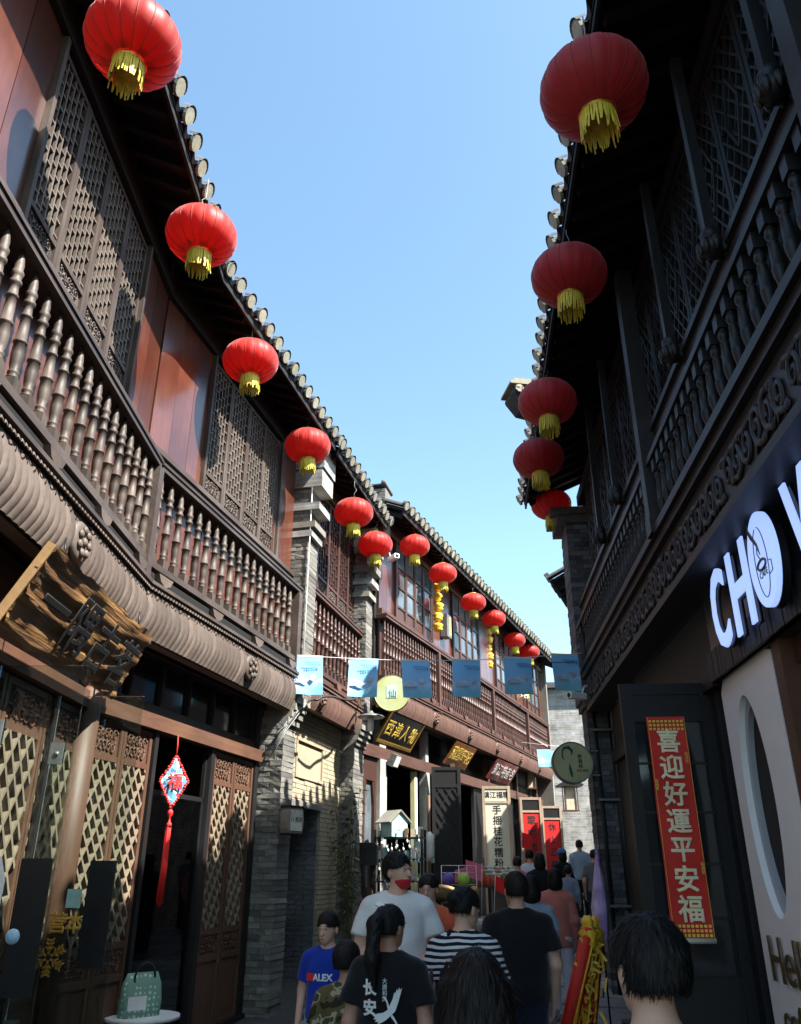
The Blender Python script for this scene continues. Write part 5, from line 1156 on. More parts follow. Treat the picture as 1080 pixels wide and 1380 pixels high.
# goods table with flags and pinwheels
p = B3.p(4.6, .75); tb = small('goods_table', 'goods table with railed dark skirt and stacked jars before the open shops', 'table', TR((p.x, p.y, gz(p.y)), B3.rz-R(6)))
M0 = WM[tb]; mb = MB(); mb.box(-1.3, 1.3, -.35, .35, .78, .83); obj('table_top', mb, tb, M0, W_DOORX)
for x in (-1.2, 1.2):
    for y_ in (-.28, .28): mb = MB(); mb.box(x-.04, x+.04, y_-.04, y_+.04, 0, .78); obj('leg', mb, tb, M0, W_BLACK)
for k in range(22): mb = MB() if k == 0 else mb; mb.box(-1.25+k*.118, -1.22+k*.118, -.34, -.31, .1, .78)
o = obj('skirt_rails', mb, tb, M0, W_LATD); o['kind'] = 'stuff'
JAR = [mat('jar_amber', (.42, .13, .03), .3, coat=.3), mat('jar_red', (.5, .05, .03), .4), mat('jar_cream', (.6, .55, .42), .5), mat('jar_green', (.12, .25, .1), .4)]
for st_ in range(3):
    for k in range(15):
        x = -1.15+k*.165; j = small('jar', 'small lidded jar of goods in the rows on the goods table', 'jar', M0 @ TR((x, -.22+st_*.17, .83+.0)), 'jars on the goods table'); h = .16+.07*st_
        mb = MB(); mb.lathe([(.055, 0), (.06, .01), (.06, h), (.045, h+.02)], 10); obj('jar_body', mb, j, WM[j], random.choice(JAR)); mb = MB(); mb.lathe([(.05, h+.02), (.05, h+.055), (.001, h+.06)], 10); obj('lid', mb, j, WM[j], random.choice((WHITE, TC[1])))
gs = small('goods_stand', 'white wire stand with toy balls and small packets on the goods table', 'stand', TR(cam_pt(620, 1225, 14.5)))
M1 = WM[gs]; mb = MB()
for x in (-.32, 0, .32): mb.tube([(x, 0, -.5), (x, 0, .72)], .008, 5)
for z in (0, .2, .4, .6, .72): mb.tube([(-.32, 0, z), (.32, 0, z)], .006, 5)
obj('wire_frame', mb, gs, M1, WHITE)
for (x, z, r_, c_) in ((-.2, .5, .11, (.16, .10, .42)), (.08, .48, .12, (.32, .50, .06)), (.26, .3, .08, (.6, .3, .06))):
    mb = MB(); mb.lathe([(r_*math.sin(a), -r_*math.cos(a)) for a in [R(3+i*174/10) for i in range(11)]], 14); tag(obj('toy_ball', mb, None, M1 @ TR((x, -.05, z)), mat('toy_%d' % int(c_[0]*100), c_, .4)), '%s toy ball hanging on the white wire stand' % {16: 'purple', 32: 'lime green', 60: 'orange'}[int(c_[0]*100)], 'toy')
def flag(p, w, h, m, label, tilt):
    t = small('toy_flag', label, 'flag', TR(p, R(-10))); mb = MB(); mb.tube([(0, 0, -.5), (math.sin(tilt)*.15, 0, .12+h)], .006, 5); obj('stick', mb, t, WM[t], WHITE)
    mb = MB(); vs = [(x*w+math.sin(tilt)*.1, .03*math.sin(x*6), .1+z*h-x*w*tilt) for z in (0, .5, 1) for x in (0, .33, .66, 1)]; mb.add(vs, [(k*4+i, k*4+i+1, (k+1)*4+i+1, (k+1)*4+i) for k in range(2) for i in range(3)], 0, True); obj('flag_cloth', mb, t, WM[t], m)
PINK = cloth('cloth_pink_toy', (.75, .16, .26)); RFLAG = cloth('cloth_red_flag', (.75, .03, .03))
flag(cam_pt(664, 1207, 15.2), .34, .26, RFLAG, 'small red flag stuck among the toys on the goods table', .5)
flag(cam_pt(648, 1196, 15.3), -.3, .3, PINK, 'pink paper pinwheel flag among the toys on the goods table', .3)
flag(cam_pt(633, 1192, 15.3), -.25, .22, PINK, 'second pink flag leaning by the white wire stand', -.3)
flag(cam_pt(702, 1150, 15.4), .2, .28, RFLAG, 'red flag held up above the crowd beside the red board', .3)
p = cam_pt(592, 1212, 13.5); bk = small('basket_tray', 'shallow round woven basket tray held out before the dark carved leaf', 'basket', TR(p, 0, R(-24)))
mb = MB(); mb.lathe([(.001, 0), (.22, .005), (.33, .05), (.35, .08), (.33, .085), (.21, .03), (.001, .02)], 28); obj('tray', mb, bk, WM[bk], BASKET)
mb = MB(); mb.tube([(.34*math.cos(2*math.pi*i/28), .34*math.sin(2*math.pi*i/28), .085) for i in range(29)], .012, 5); obj('rim', mb, bk, WM[bk], SIGN_EDGE)
mb = MB(); mb.lathe([(.16, -1.0), (.1, -.95), (.03, -.9), (.03, -.05), (.12, -.01)], 10); obj('stand', mb, bk, TR(p), W_BLACK)
# bundle of red-gold scrolls and purple streamers leaning at the right pier
sb = small('scroll_bundle', 'bundle of red and gold festive scrolls leaning against the dark brick pier', 'decoration', TR((1.93, 9.6, 0)))
M0 = WM[sb]
for i in range(7):
    a = random.uniform(-.12, .12); b = random.uniform(-.1, .1); mb = MB(); mb.tube([(a-.10-.02*i, b, .0), (a*.6+.14, b+.12, 1.0+random.uniform(-.1, .1))], .055, 8); obj('scroll', mb, sb, M0, RED_BOARD if i % 2 else RED_PAPER)
    mb = MB(); e = Vector((a*.6+.14, b+.12, 1.0)); mb.tube([(a-.10-.02*i+.02, b-.056, .0), (a*.6+.16, b+.06, 1.0)], .012, 5); mb.lathe([(.02, -.1), (.075, -.05), (.06, 0), (.085, .05), (.03, .12), (.05, .16), (.01, .22)], 9, c=e); obj('gilt_end', mb, sb, M0, GARL)
mb = MB()
for i in range(90):
    q = random.uniform(.2, 1.05); c = Vector((-.1+.25*q+random.gauss(0, .06), .12*q-.08+random.gauss(0, .03), q)); d = Vector((random.gauss(0, .03), random.gauss(0, .02), random.gauss(0, .04))); s_ = Vector((.012, 0, .008)); mb.add([c-d-s_, c-d+s_, c+d+s_, c+d-s_], [(0, 1, 2, 3)])
o = obj('tinsel', mb, sb, M0, GARL); o['kind'] = 'stuff'
pu = small('streamer', 'purple and white furled streamer standing above the festive scrolls', 'decoration', TR((2.20, 9.85, .95)))
PUR = cloth('cloth_purple', (.22, .05, .38), tint=(.55, .42, .62), var=.3)
mb = MB(); vs = []; n = 16
for z, r_ in ((0, .04), (.1, .07), (.35, .085), (.6, .06), (.85, .02), (.98, .004)):
    for k in range(n): a = 2*math.pi*k/n; rr = r_*(1+.28*math.sin(a*5+z*3)); vs.append((rr*math.cos(a)+.02*z, rr*math.sin(a), z))
mb.add(vs, [(i*n+k, i*n+(k+1) % n, (i+1)*n+(k+1) % n, (i+1)*n+k) for i in range(5) for k in range(n)], 0, True); obj('folded_cloth', mb, pu, WM[pu], PUR)
mb = MB(); mb.tube([(0, 0, -.9), (0, 0, .9)], .01, 6); obj('pole', mb, pu, WM[pu], BLACKM)
print('objects', round(time.time()-T0, 1), len(bpy.data.objects))

# ================================================================ PEOPLE (smooth distance fields turned into meshes)
def surface(field, lo, hi, h):
    n = np.maximum(2, np.ceil((np.array(hi)-np.array(lo))/h).astype(int)+1)
    ax = [lo[i]+h*np.arange(n[i]) for i in range(3)]
    X, Y, Z = np.meshgrid(*ax, indexing='ij')
    P = np.stack([X.ravel(), Y.ravel(), Z.ravel()], 1)
    return net(field(P).reshape(n), lo, h)
def net(F, lo, h):
    s = F < 0; nx, ny, nz_ = F.shape
    c = [s[i:nx-1+i, j:ny-1+j, k:nz_-1+k] for i in (0, 1) for j in (0, 1) for k in (0, 1)]
    cnt = sum(a.astype(np.int8) for a in c); act = (cnt > 0) & (cnt < 8)
    idx = -np.ones(act.shape, int); ii = np.argwhere(act); idx[act] = np.arange(len(ii))
    if len(ii) == 0: return np.zeros((0, 3)), np.zeros((0, 4), int)
    acc = np.zeros((len(ii), 3)); w = np.zeros(len(ii))
    corners = np.array([(i, j, k) for i in (0, 1) for j in (0, 1) for k in (0, 1)])
    for a in range(8):
        for b in range(a+1, 8):
            if np.abs(corners[a]-corners[b]).sum() != 1: continue
            A, B = ii+corners[a], ii+corners[b]
            fa, fb = F[A[:, 0], A[:, 1], A[:, 2]], F[B[:, 0], B[:, 1], B[:, 2]]
            m = (fa < 0) != (fb < 0); t = np.where(m, fa/np.where(m, fa-fb, 1), 0)
            acc += np.where(m[:, None], corners[a]+(corners[b]-corners[a])*t[:, None], 0); w += m
    V = (ii+acc/np.maximum(w, 1)[:, None])*h+np.array(lo)
    Q = []
    for ax in range(3):
        u, v = [(1, 2), (2, 0), (0, 1)][ax]
        d = np.zeros(3, int); d[ax] = 1
        sl0 = tuple(slice(0, F.shape[q]-(1 if q == ax else 0)) for q in range(3)); sl1 = tuple(slice(1 if q == ax else 0, F.shape[q]) for q in range(3))
        e = np.argwhere(s[sl0] != s[sl1]); e = e[(e[:, u] > 0) & (e[:, v] > 0) & (e[:, u] < F.shape[u]-1) & (e[:, v] < F.shape[v]-1)]
        if len(e) == 0: continue
        du = np.zeros(3, int); du[u] = 1; dv = np.zeros(3, int); dv[v] = 1
        q = [idx[tuple((e-a).T)] for a in (0*du, du, du+dv, dv)]; q = np.stack(q, 1)
        inside = s[tuple(e.T)]; q[~inside] = q[~inside][:, ::-1]; Q.append(q)
    return V, np.concatenate(Q)
def rcone(P, a, b, r1, r2):
    a = np.array(a, float); b = np.array(b, float); ba = b-a; t = np.clip(((P-a) @ ba)/max(1e-9, ba @ ba), 0, 1)
    return np.linalg.norm(P-a-t[:, None]*ba, axis=1)-(r1+(r2-r1)*t)
def ell(P, c, r):
    q = (P-np.array(c))/np.array(r); k0 = np.linalg.norm(q, axis=1); k1 = np.linalg.norm(q/np.array(r), axis=1); return k0*(k0-1)/np.maximum(k1, 1e-9)
def smin(a, b, k): h = np.clip(.5+.5*(b-a)/k, 0, 1); return b+(a-b)*h-k*h*(1-h)
def wrink(P, seed, amp):
    p = P*np.array([1, 1, .8])
    return amp*(np.sin(p[:, 0]*23+p[:, 2]*31+seed)*np.sin(p[:, 1]*27-p[:, 2]*17+seed*1.7)+.6*np.sin(p[:, 2]*53+p[:, 0]*20*np.sin(seed)+p[:, 1]*31))
def mesh_np(name, parts, mats):
    vs, fs, mi = [], [], []; k = 0
    for V, Q, m in parts:
        vs.append(V); fs.append(Q+k); mi += [m]*len(Q); k += len(V)
    V = np.concatenate(vs); Q = np.concatenate(fs)
    me = bpy.data.meshes.new(name); me.vertices.add(len(V)); me.vertices.foreach_set('co', V.astype(np.float32).ravel())
    me.loops.add(Q.size); me.loops.foreach_set('vertex_index', Q.astype(np.int32).ravel())
    me.polygons.add(len(Q)); me.polygons.foreach_set('loop_start', np.arange(0, Q.size, 4, dtype=np.int32))
    me.update(calc_edges=True); me.validate()
    for m in mats: me.materials.append(m)
    me.polygons.foreach_set('material_index', mi[:len(me.polygons)]); me.polygons.foreach_set('use_smooth', [True]*len(me.polygons)); me.update(); return me
def hand_field(P, wr, d, nrm, curl, side):
    d = np.array(d)/np.linalg.norm(d); nrm = np.array(nrm, float); nrm -= d*(nrm @ d); nrm /= np.linalg.norm(nrm); sd = np.cross(d, nrm)*side
    wr = np.array(wr); f = rcone(P, wr-d*.01, wr+d*.02, .026, .026)
    for q in (-.022, -.007, .008, .023): f = smin(f, rcone(P, wr+d*.02+sd*q*.6, wr+d*.085+sd*q, .016, .0125), .012)
    for q, L in ((-.026, .055), (-.009, .072), (.009, .078), (.026, .068)):
        a = wr+d*.085+sd*q; c1, c2 = curl*.5, curl*1.3
        b = a+(d*math.cos(c1)+nrm*math.sin(c1))*L*.5; e = b+(d*math.cos(c2)+nrm*math.sin(c2))*L*.5
        g = np.minimum(rcone(P, a, b, .0095, .0085), rcone(P, b, e, .0085, .0068)); f = smin(f, g, .006)
    a = wr+d*.03+sd*.028; b = a+d*.03+sd*.026+nrm*.012; e = b+d*.032+sd*.006+nrm*.012
    return smin(f, np.minimum(rcone(P, a, b, .013, .011), rcone(P, b, e, .011, .008)), .01)
SHOE = mat('shoe_grey', (.25, .25, .25), .7); SHOEW = mat('shoe_white', (.6, .6, .58), .7)
t_head = {}
def person(label, x, y, h, rz, shirt, legs, hair='short', female=False, skin=None, hairm=None, sleeve='short', arms=None, headrot=(0, 0), hem=.86, leg_len=.10, res=.014, stride=0., far=False, shoes=None, fat=0., strands=0, loose=0., seed=0, collar=1.435):
    k = h/1.70; skin = skin or SKIN; hairm = hairm or HAIR
    M0 = TR((x, y, gz(y)+.012), R(rz)) @ Matrix.Scale(k, 4)
    t = thing('person', label, 'person', TR((x, y, gz(y)+.012), R(rz))); wf = .90 if female else 1.0
    child = k < .86; hs = 1.0 if not child else 1.13       # children have larger heads
    sw = (.178 if female else .195)*(1+fat*.3)
    A = {}
    for sd in (-1, 1):
        default = ((sd*sw, 0, 1.345), (sd*(sw+.05), -.03, 1.09), (sd*(sw+.035), .07, .86))
        A[sd] = (arms or {}).get(sd, default)
        A[sd] = (default[0], A[sd][-2], A[sd][-1])
    L = {}
    for sd in (-1, 1): L[sd] = ((sd*.085, 0, .90), (sd*.095, .03+sd*stride*.5, .49), (sd*.095, -.02+sd*stride*(1 if sd > 0 else 1.3), .09+(.03 if stride*sd < 0 else 0)))
    def torso(P, g=0.):
        f = ell(P, (0, 0, 1.25), (.165*wf+fat*.04+g, .115+fat*.05+g, .20+g)); f = smin(f, rcone(P, (-(sw-.045), -.005, 1.35), (sw-.045, -.005, 1.35), .06+g, .06+g), .06)
        f = smin(f, np.minimum(rcone(P, (0, -.02, 1.43), (-(sw-.03), -.005, 1.365), .045+g, .05+g), rcone(P, (0, -.02, 1.43), (sw-.03, -.005, 1.365), .045+g, .05+g)), .04); f = smin(f, ell(P, (0, .01, 1.06), (.145*wf+fat*.06+g, .105+fat*.07+g, .18+g)), .08); return smin(f, ell(P, (0, -.01, .92), (.165+fat*.04+g, .122+fat*.05+g, .14+g)), .08)
    def arm(P, sd, g1=0., g2=0., upto=2.):
        S, E_, W_ = [np.array(q, float) for q in A[sd]]
        f = rcone(P, S, E_, .054+g1, .041+g1)
        return smin(f, rcone(P, E_, W_, .042+g2, .028+g2), .03)
    def leg(P, sd, g=0., flare=0.):
        a, b, c = L[sd]; return smin(rcone(P, a, b, .088+g, .058+g+flare*.4), rcone(P, b, c, .058+g+flare*.4, .040+g+flare), .04)
    hy, hp = R(headrot[0]), R(headrot[1]); piv = np.array((0, -.01, 1.49))
    Rm = np.array(Matrix.Rotation(hy, 3, 'Z') @ Matrix.Rotation(hp, 3, 'X'))
    def hl(P): return ((P-piv) @ Rm)/hs+piv
    def head(P):
        P = hl(P); f = ell(P, (0, -.012, 1.612), (.074, .094, .090)); f = smin(f, ell(P, (0, .028, 1.56), (.060, .068, .083)), .03)
        f = smin(f, ell(P, (0, .062, 1.505), (.030, .028, .024)), .03); f = smin(f, rcone(P, (0, .098, 1.583), (0, .112, 1.556), .007, .0125), .012)
        f = smin(f, ell(P, (0, .088, 1.602), (.045, .012, .010)), .012); f = smin(f, ell(P, (0, .090, 1.524), (.022, .012, .010)), .012)
        for sd in (-1, 1):
            f = smin(f, ell(P, (sd*.077, -.008, 1.575), (.010, .020, .031)), .008); e = ell(P, (sd*.031, .100, 1.588), (.019, .014, .010)); f = -smin(-f, e, .010)
        return f
    HZ = 1.50
    # body
    def body(P):
        f = torso(P); f = smin(f, rcone(P, (0, -.012, 1.38), (0, .004, 1.53), .056, .052), .04)
        for sd in (-1, 1): f = smin(f, arm(P, sd), .035); f = smin(f, leg(P, sd), .04)
        for sd in (-1, 1): c = L[sd][2]; f = smin(f, rcone(P, (c[0], c[1]-.02, .05), (c[0], c[1]+.14, .035), .036, .03), .03)
        return f
    allp = np.array([q for sd in (-1, 1) for q in A[sd]+L[sd]]); lo = np.minimum(allp.min(0), (-.24, -.18, 0))-.09; hi = np.maximum(allp.max(0), (.24, .2, 1.5))+.09; lo[2] = -.02; hi[2] = 1.58
    parts = [(*surface(body, lo, hi, res), 0)]
    hr = .0065 if not far else .011
    parts.append((*surface(head, (-.16, -.17, 1.42), (.16, .19, 1.80), hr), 0))
    for sd in (-1, 1):
        S, E_, W_ = [np.array(q, float) for q in A[sd]]; d = W_-E_; d /= np.linalg.norm(d); nr = np.array((-sd*.9, .3, .1))
        if abs(d @ nr) > .9: nr = np.array((0, .2, -1.))
        parts.append((*surface(lambda P: hand_field(P, W_+d*.015, d, nr, .55, sd if True else 1), W_-.05+np.minimum(d, 0)*.2-.07, W_+.05+np.maximum(d, 0)*.2+.07, .0058 if not far else .009), 0))
    bd = obj('body', mesh_np('body', parts, [skin]), t, M0)
    # clothing
    def sh(P):
        Pq = P*np.array([1, 1.42, 1]); lw = .168*wf+fat*.05+loose
        f = smin(torso(P, .012), rcone(Pq, (0, 0, 1.26), (0, 0, hem-.05), lw*.97, lw+.012), .05)
        for sd in (-1, 1):
            S, E_, W_ = [np.array(q, float) for q in A[sd]]
            if sleeve == 'short': a = S+(E_-S)*.64; g = rcone(P, S+np.array((-sd*.02, 0, 0)), a, .070+loose*.4, .070+loose*.8); dd = (E_-S)/np.linalg.norm(E_-S); g = np.maximum(g, (P-a) @ dd)
            else: a = E_+(W_-E_)*.88; dd = (W_-E_)/np.linalg.norm(W_-E_); g = smin(rcone(P, S, E_, .066, .056), rcone(P, E_, a, .056, .046), .03); g = np.where(((P-a) @ dd > 0) & (rcone(P, E_, W_, .06, .06) < .02), np.maximum(g, (P-a) @ dd), g)
            f = smin(f, g, .025)
        f = f+wrink(P, seed+1.3, .0035); f = np.maximum(f, hem-P[:, 2]+.006*np.sin(P[:, 0]*19)); nk = np.linalg.norm((P-np.array((0, .015, collar+.075)))/np.array((.085, .095, .085)), axis=1)
        return np.maximum(f, (1-nk)*.08)
    parts = [(*surface(sh, lo, np.array((hi[0], hi[1], 1.52)), res if not far else .018), 0)]
    sh_o = obj('shirt', mesh_np('shirt', parts, [shirt]), t, M0)
    def tr(P):
        f = smin(ell(P, (0, -.01, .92), (.172+fat*.04, .13+fat*.05, .14)), np.minimum(leg(P, -1, .016, .02), leg(P, 1, .016, .02)), .04)+wrink(P, seed+4, .003); f = np.maximum(f, P[:, 2]-1.0); return np.maximum(f, leg_len-P[:, 2])
    parts = [(*surface(tr, (lo[0], lo[1], 0), (hi[0], hi[1], 1.05), res if not far else .018), 0)]; obj('trousers', mesh_np('trousers', parts, [legs]), t, M0)
    for sd in (-1, 1):
        c = L[sd][2]; sf = lambda P: np.maximum(smin(rcone(P, (c[0], c[1]-.025, .045), (c[0], c[1]+.15, .035), .046, .04), rcone(P, (c[0], c[1], .05), (c[0], c[1], .11), .045, .045), .03), .0-P[:, 2])
        obj('shoe', mesh_np('shoe', [(*surface(sf, (c[0]-.08, c[1]-.1, -.012), (c[0]+.08, c[1]+.22, .18), .011), 0)], [shoes or SHOE]), t, M0)
    # hair
    def hr_f(P):
        Q = hl(P); cap = ell(Q, (0, -.016, 1.622), (.088, .108, .094)); cap = smin(cap, ell(Q, (0, -.02, 1.58), (.084, .095, .08)), .02)
        face = ell(Q, (0, .135, 1.545), (.086, .090, .105)); f = np.maximum(cap, -face)
        low = {'short': 1.545, 'bob': 1.49, 'long': 1.45, 'ponytail': 1.545, 'bun': 1.55}[hair]
        ears = np.maximum(np.abs(Q[:, 0])-.2, np.maximum(Q[:, 2]-1.60, np.maximum(-.03-Q[:, 1], Q[:, 1]-.3))) if hair in ('short', 'ponytail', 'bun') else 9
        f = np.maximum(f, -ears); f = np.maximum(f, low+np.where(Q[:, 1] > -.02, (Q[:, 1]+.02)*.45, 0)-Q[:, 2]) if hair != 'long' else np.maximum(f, 1.45-Q[:, 2])
        if hair == 'ponytail': f = smin(f, smin(rcone(Q, (0, -.10, 1.655), (.01, -.155, 1.60), .030, .042), smin(rcone(Q, (.01, -.155, 1.60), (.02, -.175, 1.42), .044, .042), rcone(Q, (.02, -.175, 1.42), (.03, -.15, 1.27), .042, .012), .03), .03), .02)
        if hair == 'bun': f = smin(f, ell(Q, (0, -.105, 1.63), (.050, .045, .045)), .015)
        if hair == 'long': f = smin(f, np.maximum(ell(Q, (0, -.065, 1.44), (.118, .070, .30)), Q[:, 2]-1.62), .05); f = np.maximum(f, -ell(Q, (0, .10, 1.52), (.075, .09, .14)))
        if hair == 'bob': f = smin(f, np.maximum(ell(Q, (0, -.03, 1.53), (.100, .088, .11)), -ell(Q, (0, .10, 1.54), (.08, .09, .13))), .03)
        th = np.arctan2(Q[:, 0], -Q[:, 1]); return f+.0022*np.sin(th*46+7*np.sin(Q[:, 2]*18))+.0016*np.sin(th*93+Q[:, 2]*40)
    V, Qd = surface(hr_f, (-.17, -.27, 1.10), (.17, .16, 1.80), .0075 if not far else .012)
    ho = obj('hair', mesh_np('hair', [(V, Qd, 0)], [hairm]), t, M0)
    if strands and len(Qd):
        r_ = np.random.default_rng(seed+5); a = V[Qd[:, 0]]; nrm = np.cross(V[Qd[:, 1]]-a, V[Qd[:, 3]]-a); nrm /= np.maximum(np.linalg.norm(nrm, axis=1), 1e-9)[:, None]
        pick = r_.integers(0, len(Qd), strands); p = V[Qd[pick]].mean(1); n_ = nrm[pick]; crown = np.array((0, -.05, 1.72)); d = (p-crown)*np.array((1, 1, .6))+np.array((0, 0, -.10 if hair != 'long' else -.5)); d = d-n_*(d*n_).sum(1)[:, None]; d /= np.maximum(np.linalg.norm(d, axis=1), 1e-9)[:, None]; d += r_.normal(0, .10 if hair != 'long' else .05, d.shape)
        LL = (r_.uniform(.012, .03, strands) if hair != 'long' else r_.uniform(.03, .09, strands))[:, None]; side = np.cross(n_, d); side /= np.maximum(np.linalg.norm(side, axis=1), 1e-9)[:, None]; w_ = .0011 if hair != 'long' else .0014
        v0, v1, v2, v3 = p-side*w_+n_*.0005, p+side*w_+n_*.0005, p+d*LL+side*w_*.3+n_*(.0012 if hair != 'long' else .0), p+d*LL-side*w_*.3+n_*(.0012 if hair != 'long' else .0)
        VV = np.stack([v0, v1, v2, v3], 1).reshape(-1, 3); so = obj('loose_strands', mesh_np('loose_strands', [(VV, np.arange(len(VV)).reshape(-1, 4), 0)], [hairm]), ho, M0); so['kind'] = 'stuff'
    # face
    def hw(p): return M0 @ Matrix.Translation(Vector(tuple(Rm @ ((np.array(p)-piv)*hs)+piv))) @ Matrix.Rotation(hy, 4, 'Z') @ Matrix.Rotation(hp, 4, 'X') @ Matrix.Scale(hs, 4)
    for sd in (-1, 1):
        mb = MB(); mb.lathe([(.0005, -.006), (.009, -.003), (.0115, 0), (.009, .003), (.0005, .006)], 10); mb.v = [(x_*1.15, y_*.55, z_) for x_, y_, z_ in mb.v]; e = obj('eye', mb, t, hw((sd*.031, .0855, 1.588)), EYEW)
        mb = MB(); mb.lathe([(.0055, 0), (.0055, .002), (.001, .003)], 10, axis='y'); obj('iris', mb, e, hw((sd*.031, .0915, 1.588)), EYE)
        mb = MB(); mb.tube([(-.017, -.003, -.002), (-.008, .002, .003), (.006, .003, .004), (.017, -.003, 0)], [.0015, .003, .003, .0012], 5); obj('eyebrow', mb, t, hw((sd*.032, .095, 1.612)), hairm)
    mb = MB(); mb.tube([(-.022, -.008, 0), (-.010, .0, .002), (0, .002, 0), (.010, .0, .002), (.022, -.008, 0)], [.001, .0045, .005, .0045, .001], 6); obj('mouth', mb, t, hw((0, .099, 1.524)), LIP)
    t_head[t.name] = (head, M0)
    return t, M0, sh_o, hw
C_BLACK = cloth('cloth_black', (.011, .011, .013)); C_NAVY = cloth('cloth_navy', (.016, .02, .04)); C_WHITE = cloth('cloth_pale_grey', (.76, .74, .71)); C_BLUE = cloth('cloth_blue', (.012, .04, .34)); C_JEAN = cloth('cloth_light_denim', (.20, .33, .52))
C_ORANGE = cloth('cloth_orange', (.72, .13, .06)); C_PINK = cloth('cloth_salmon', (.52, .17, .13)); C_WPANT = cloth('cloth_white_trousers', (.62, .62, .68)); C_GBLUE = cloth('cloth_grey_blue', (.23, .28, .36)); C_LBLUE = cloth('cloth_light_blue', (.32, .42, .52)); C_OLIVE = cloth('cloth_olive', (.07, .06, .03)); C_GREY = cloth('cloth_grey', (.16, .16, .17)); C_PINK2 = cloth('cloth_bright_pink', (.62, .12, .25))
def px(u, Y, v=1175):
    yc = (690-v)/1080; return (u-540)/1080*Y/(cp-yc*sp)
# --- boy in blue, facing the viewer
Y = 6.5; t, M0, sho, hw = person('boy in a bright blue T-shirt and pale jeans facing the viewer beside the brick wall', px(443, Y, 1260), Y, 1.35, 166, C_BLUE, C_JEAN, 'short', headrot=(-8, -6), arms={1: ((0,)*3, (.25, -.06, 1.10), (.24, .05, .87)), -1: ((0,)*3, (-.25, .0, 1.10), (-.12, .22, 1.06))}, res=.012, strands=1200, seed=2, skin=SKIN)
tx = text_mesh('ALEX', .075, .001, WTXT, fat=.004)
for v in tx.vertices: v.co.y -= math.sqrt(max(.0, .176**2-v.co.x**2))/1.42-.115
obj('shirt_print', tx, sho, M0 @ TR((0, .13, 1.22), math.pi))
mb = MB(); mb.box(-.035, .035, -.001, .001, -.03, .03); obj('shirt_print', mb, sho, M0 @ TR((.12, .115, 1.22), R(-18)), RFLAG)
# --- child in camouflage
Y = 5.1; person('small child in camouflage shirt with dark cropped hair seen from behind', px(468, Y, 1290), Y, 1.26, -14, C_CAMO, C_OLIVE, 'short', headrot=(-6, 0), res=.012, strands=1500, seed=3, skin=SKIN2)
# --- girl with ponytail, black printed tee
Y = 4.75; t, M0, sho, hw = person('girl with ponytail and white clip in a black T-shirt printed with a crane', px(524, Y, 1290), Y, 1.47, -12, C_BLACK, C_NAVY, 'ponytail', True, headrot=(-28, -4), loose=.028, res=.012, strands=2200, seed=4, hem=.80, skin=SKIN2)
def back_print(me, x0, z0):
    for v in me.vertices:
        X_ = v.co.x+x0; v.co.y = v.co.y-(math.sqrt(max(.001, .222**2-X_**2))/1.42+.010); v.co.x = X_; v.co.z += z0
    return me
obj('shirt_print', back_print(text_mesh('长', .085, .001, WTXT, fat=.004), -.075, 1.285), sho, M0); obj('shirt_print', back_print(text_mesh('安', .085, .001, WTXT, fat=.004), -.075, 1.185), sho, M0)
obj('shirt_print', back_print(text_mesh('大\n唐\n和\n风', .030, .001, WTXT), .015, 1.275), sho, M0)
mb = MB()
for poly in ([(-.015, .005), (.012, -.016), (.030, .0), (.048, .045), (.060, .085), (.068, .115), (.056, .104), (.053, .118), (.044, .100), (.040, .112), (.032, .088), (.026, .094), (.016, .060), (.0, .03)],
             [(-.010, .008), (-.040, -.008), (-.070, -.012), (-.098, -.024), (-.084, -.030), (-.096, -.040), (-.078, -.042), (-.086, -.054), (-.066, -.052), (-.070, -.064), (-.048, -.056), (-.020, -.042), (.012, -.016)],
             [(-.012, .012), (-.018, .040), (-.034, .064), (-.046, .070), (-.030, .074), (-.014, .052), (-.002, .020)], [(.012, -.014), (.026, -.030), (.044, -.062), (.052, -.086), (.044, -.084), (.030, -.056), (.006, -.026)]): mb.prism(poly, -.001, .001)
obj('crane_print', back_print(mb.mesh('crane_print', WTXT), .045, 1.17), sho, M0)
mb = MB(); mb.box(-.035, .035, -.012, .006, -.014, .014); obj('hair_clip', mb, t, hw((-.030, -.062, 1.700)) @ TR((0, 0, 0), 0, R(-40), R(20)), WHITE)
# --- man in pale tee with red mask
Y = 6.3; t, M0, sho, hw = person('man in a pale grey T-shirt with a red face mask pulled to his chin', px(536, Y, 1200), Y, 1.76, 190, C_WHITE, C_GREY, 'short', headrot=(38, 3), arms={1: ((0,)*3, (.27, .02, 1.10), (.10, .27, 1.06)), -1: ((0,)*3, (-.27, .02, 1.10), (-.06, .27, 1.02))}, fat=.2, loose=.012, res=.012, strands=2200, seed=5)
hd_, _ = t_head[t.name]; yaw = R(38); hl_ = lambda P: (P-np.array((0, -.01, 1.49))) @ np.array(Matrix.Rotation(yaw, 3, 'Z') @ Matrix.Rotation(R(3), 3, 'X'))+np.array((0, -.01, 1.49))
def mk(P):
    Q = hl_(P); return np.maximum(np.maximum(hd_(P)-.007, .018-Q[:, 1]), np.maximum(Q[:, 2]-1.532+.10*np.maximum(0, .075-Q[:, 1]), 1.468-Q[:, 2]))
V, Q = surface(mk, (-.16, -.12, 1.42), (.16, .18, 1.58), .006); obj('face_mask', mesh_np('face_mask', [(V, Q, 0)], [cloth('cloth_mask_red', (.42, .02, .03))]), t, M0)
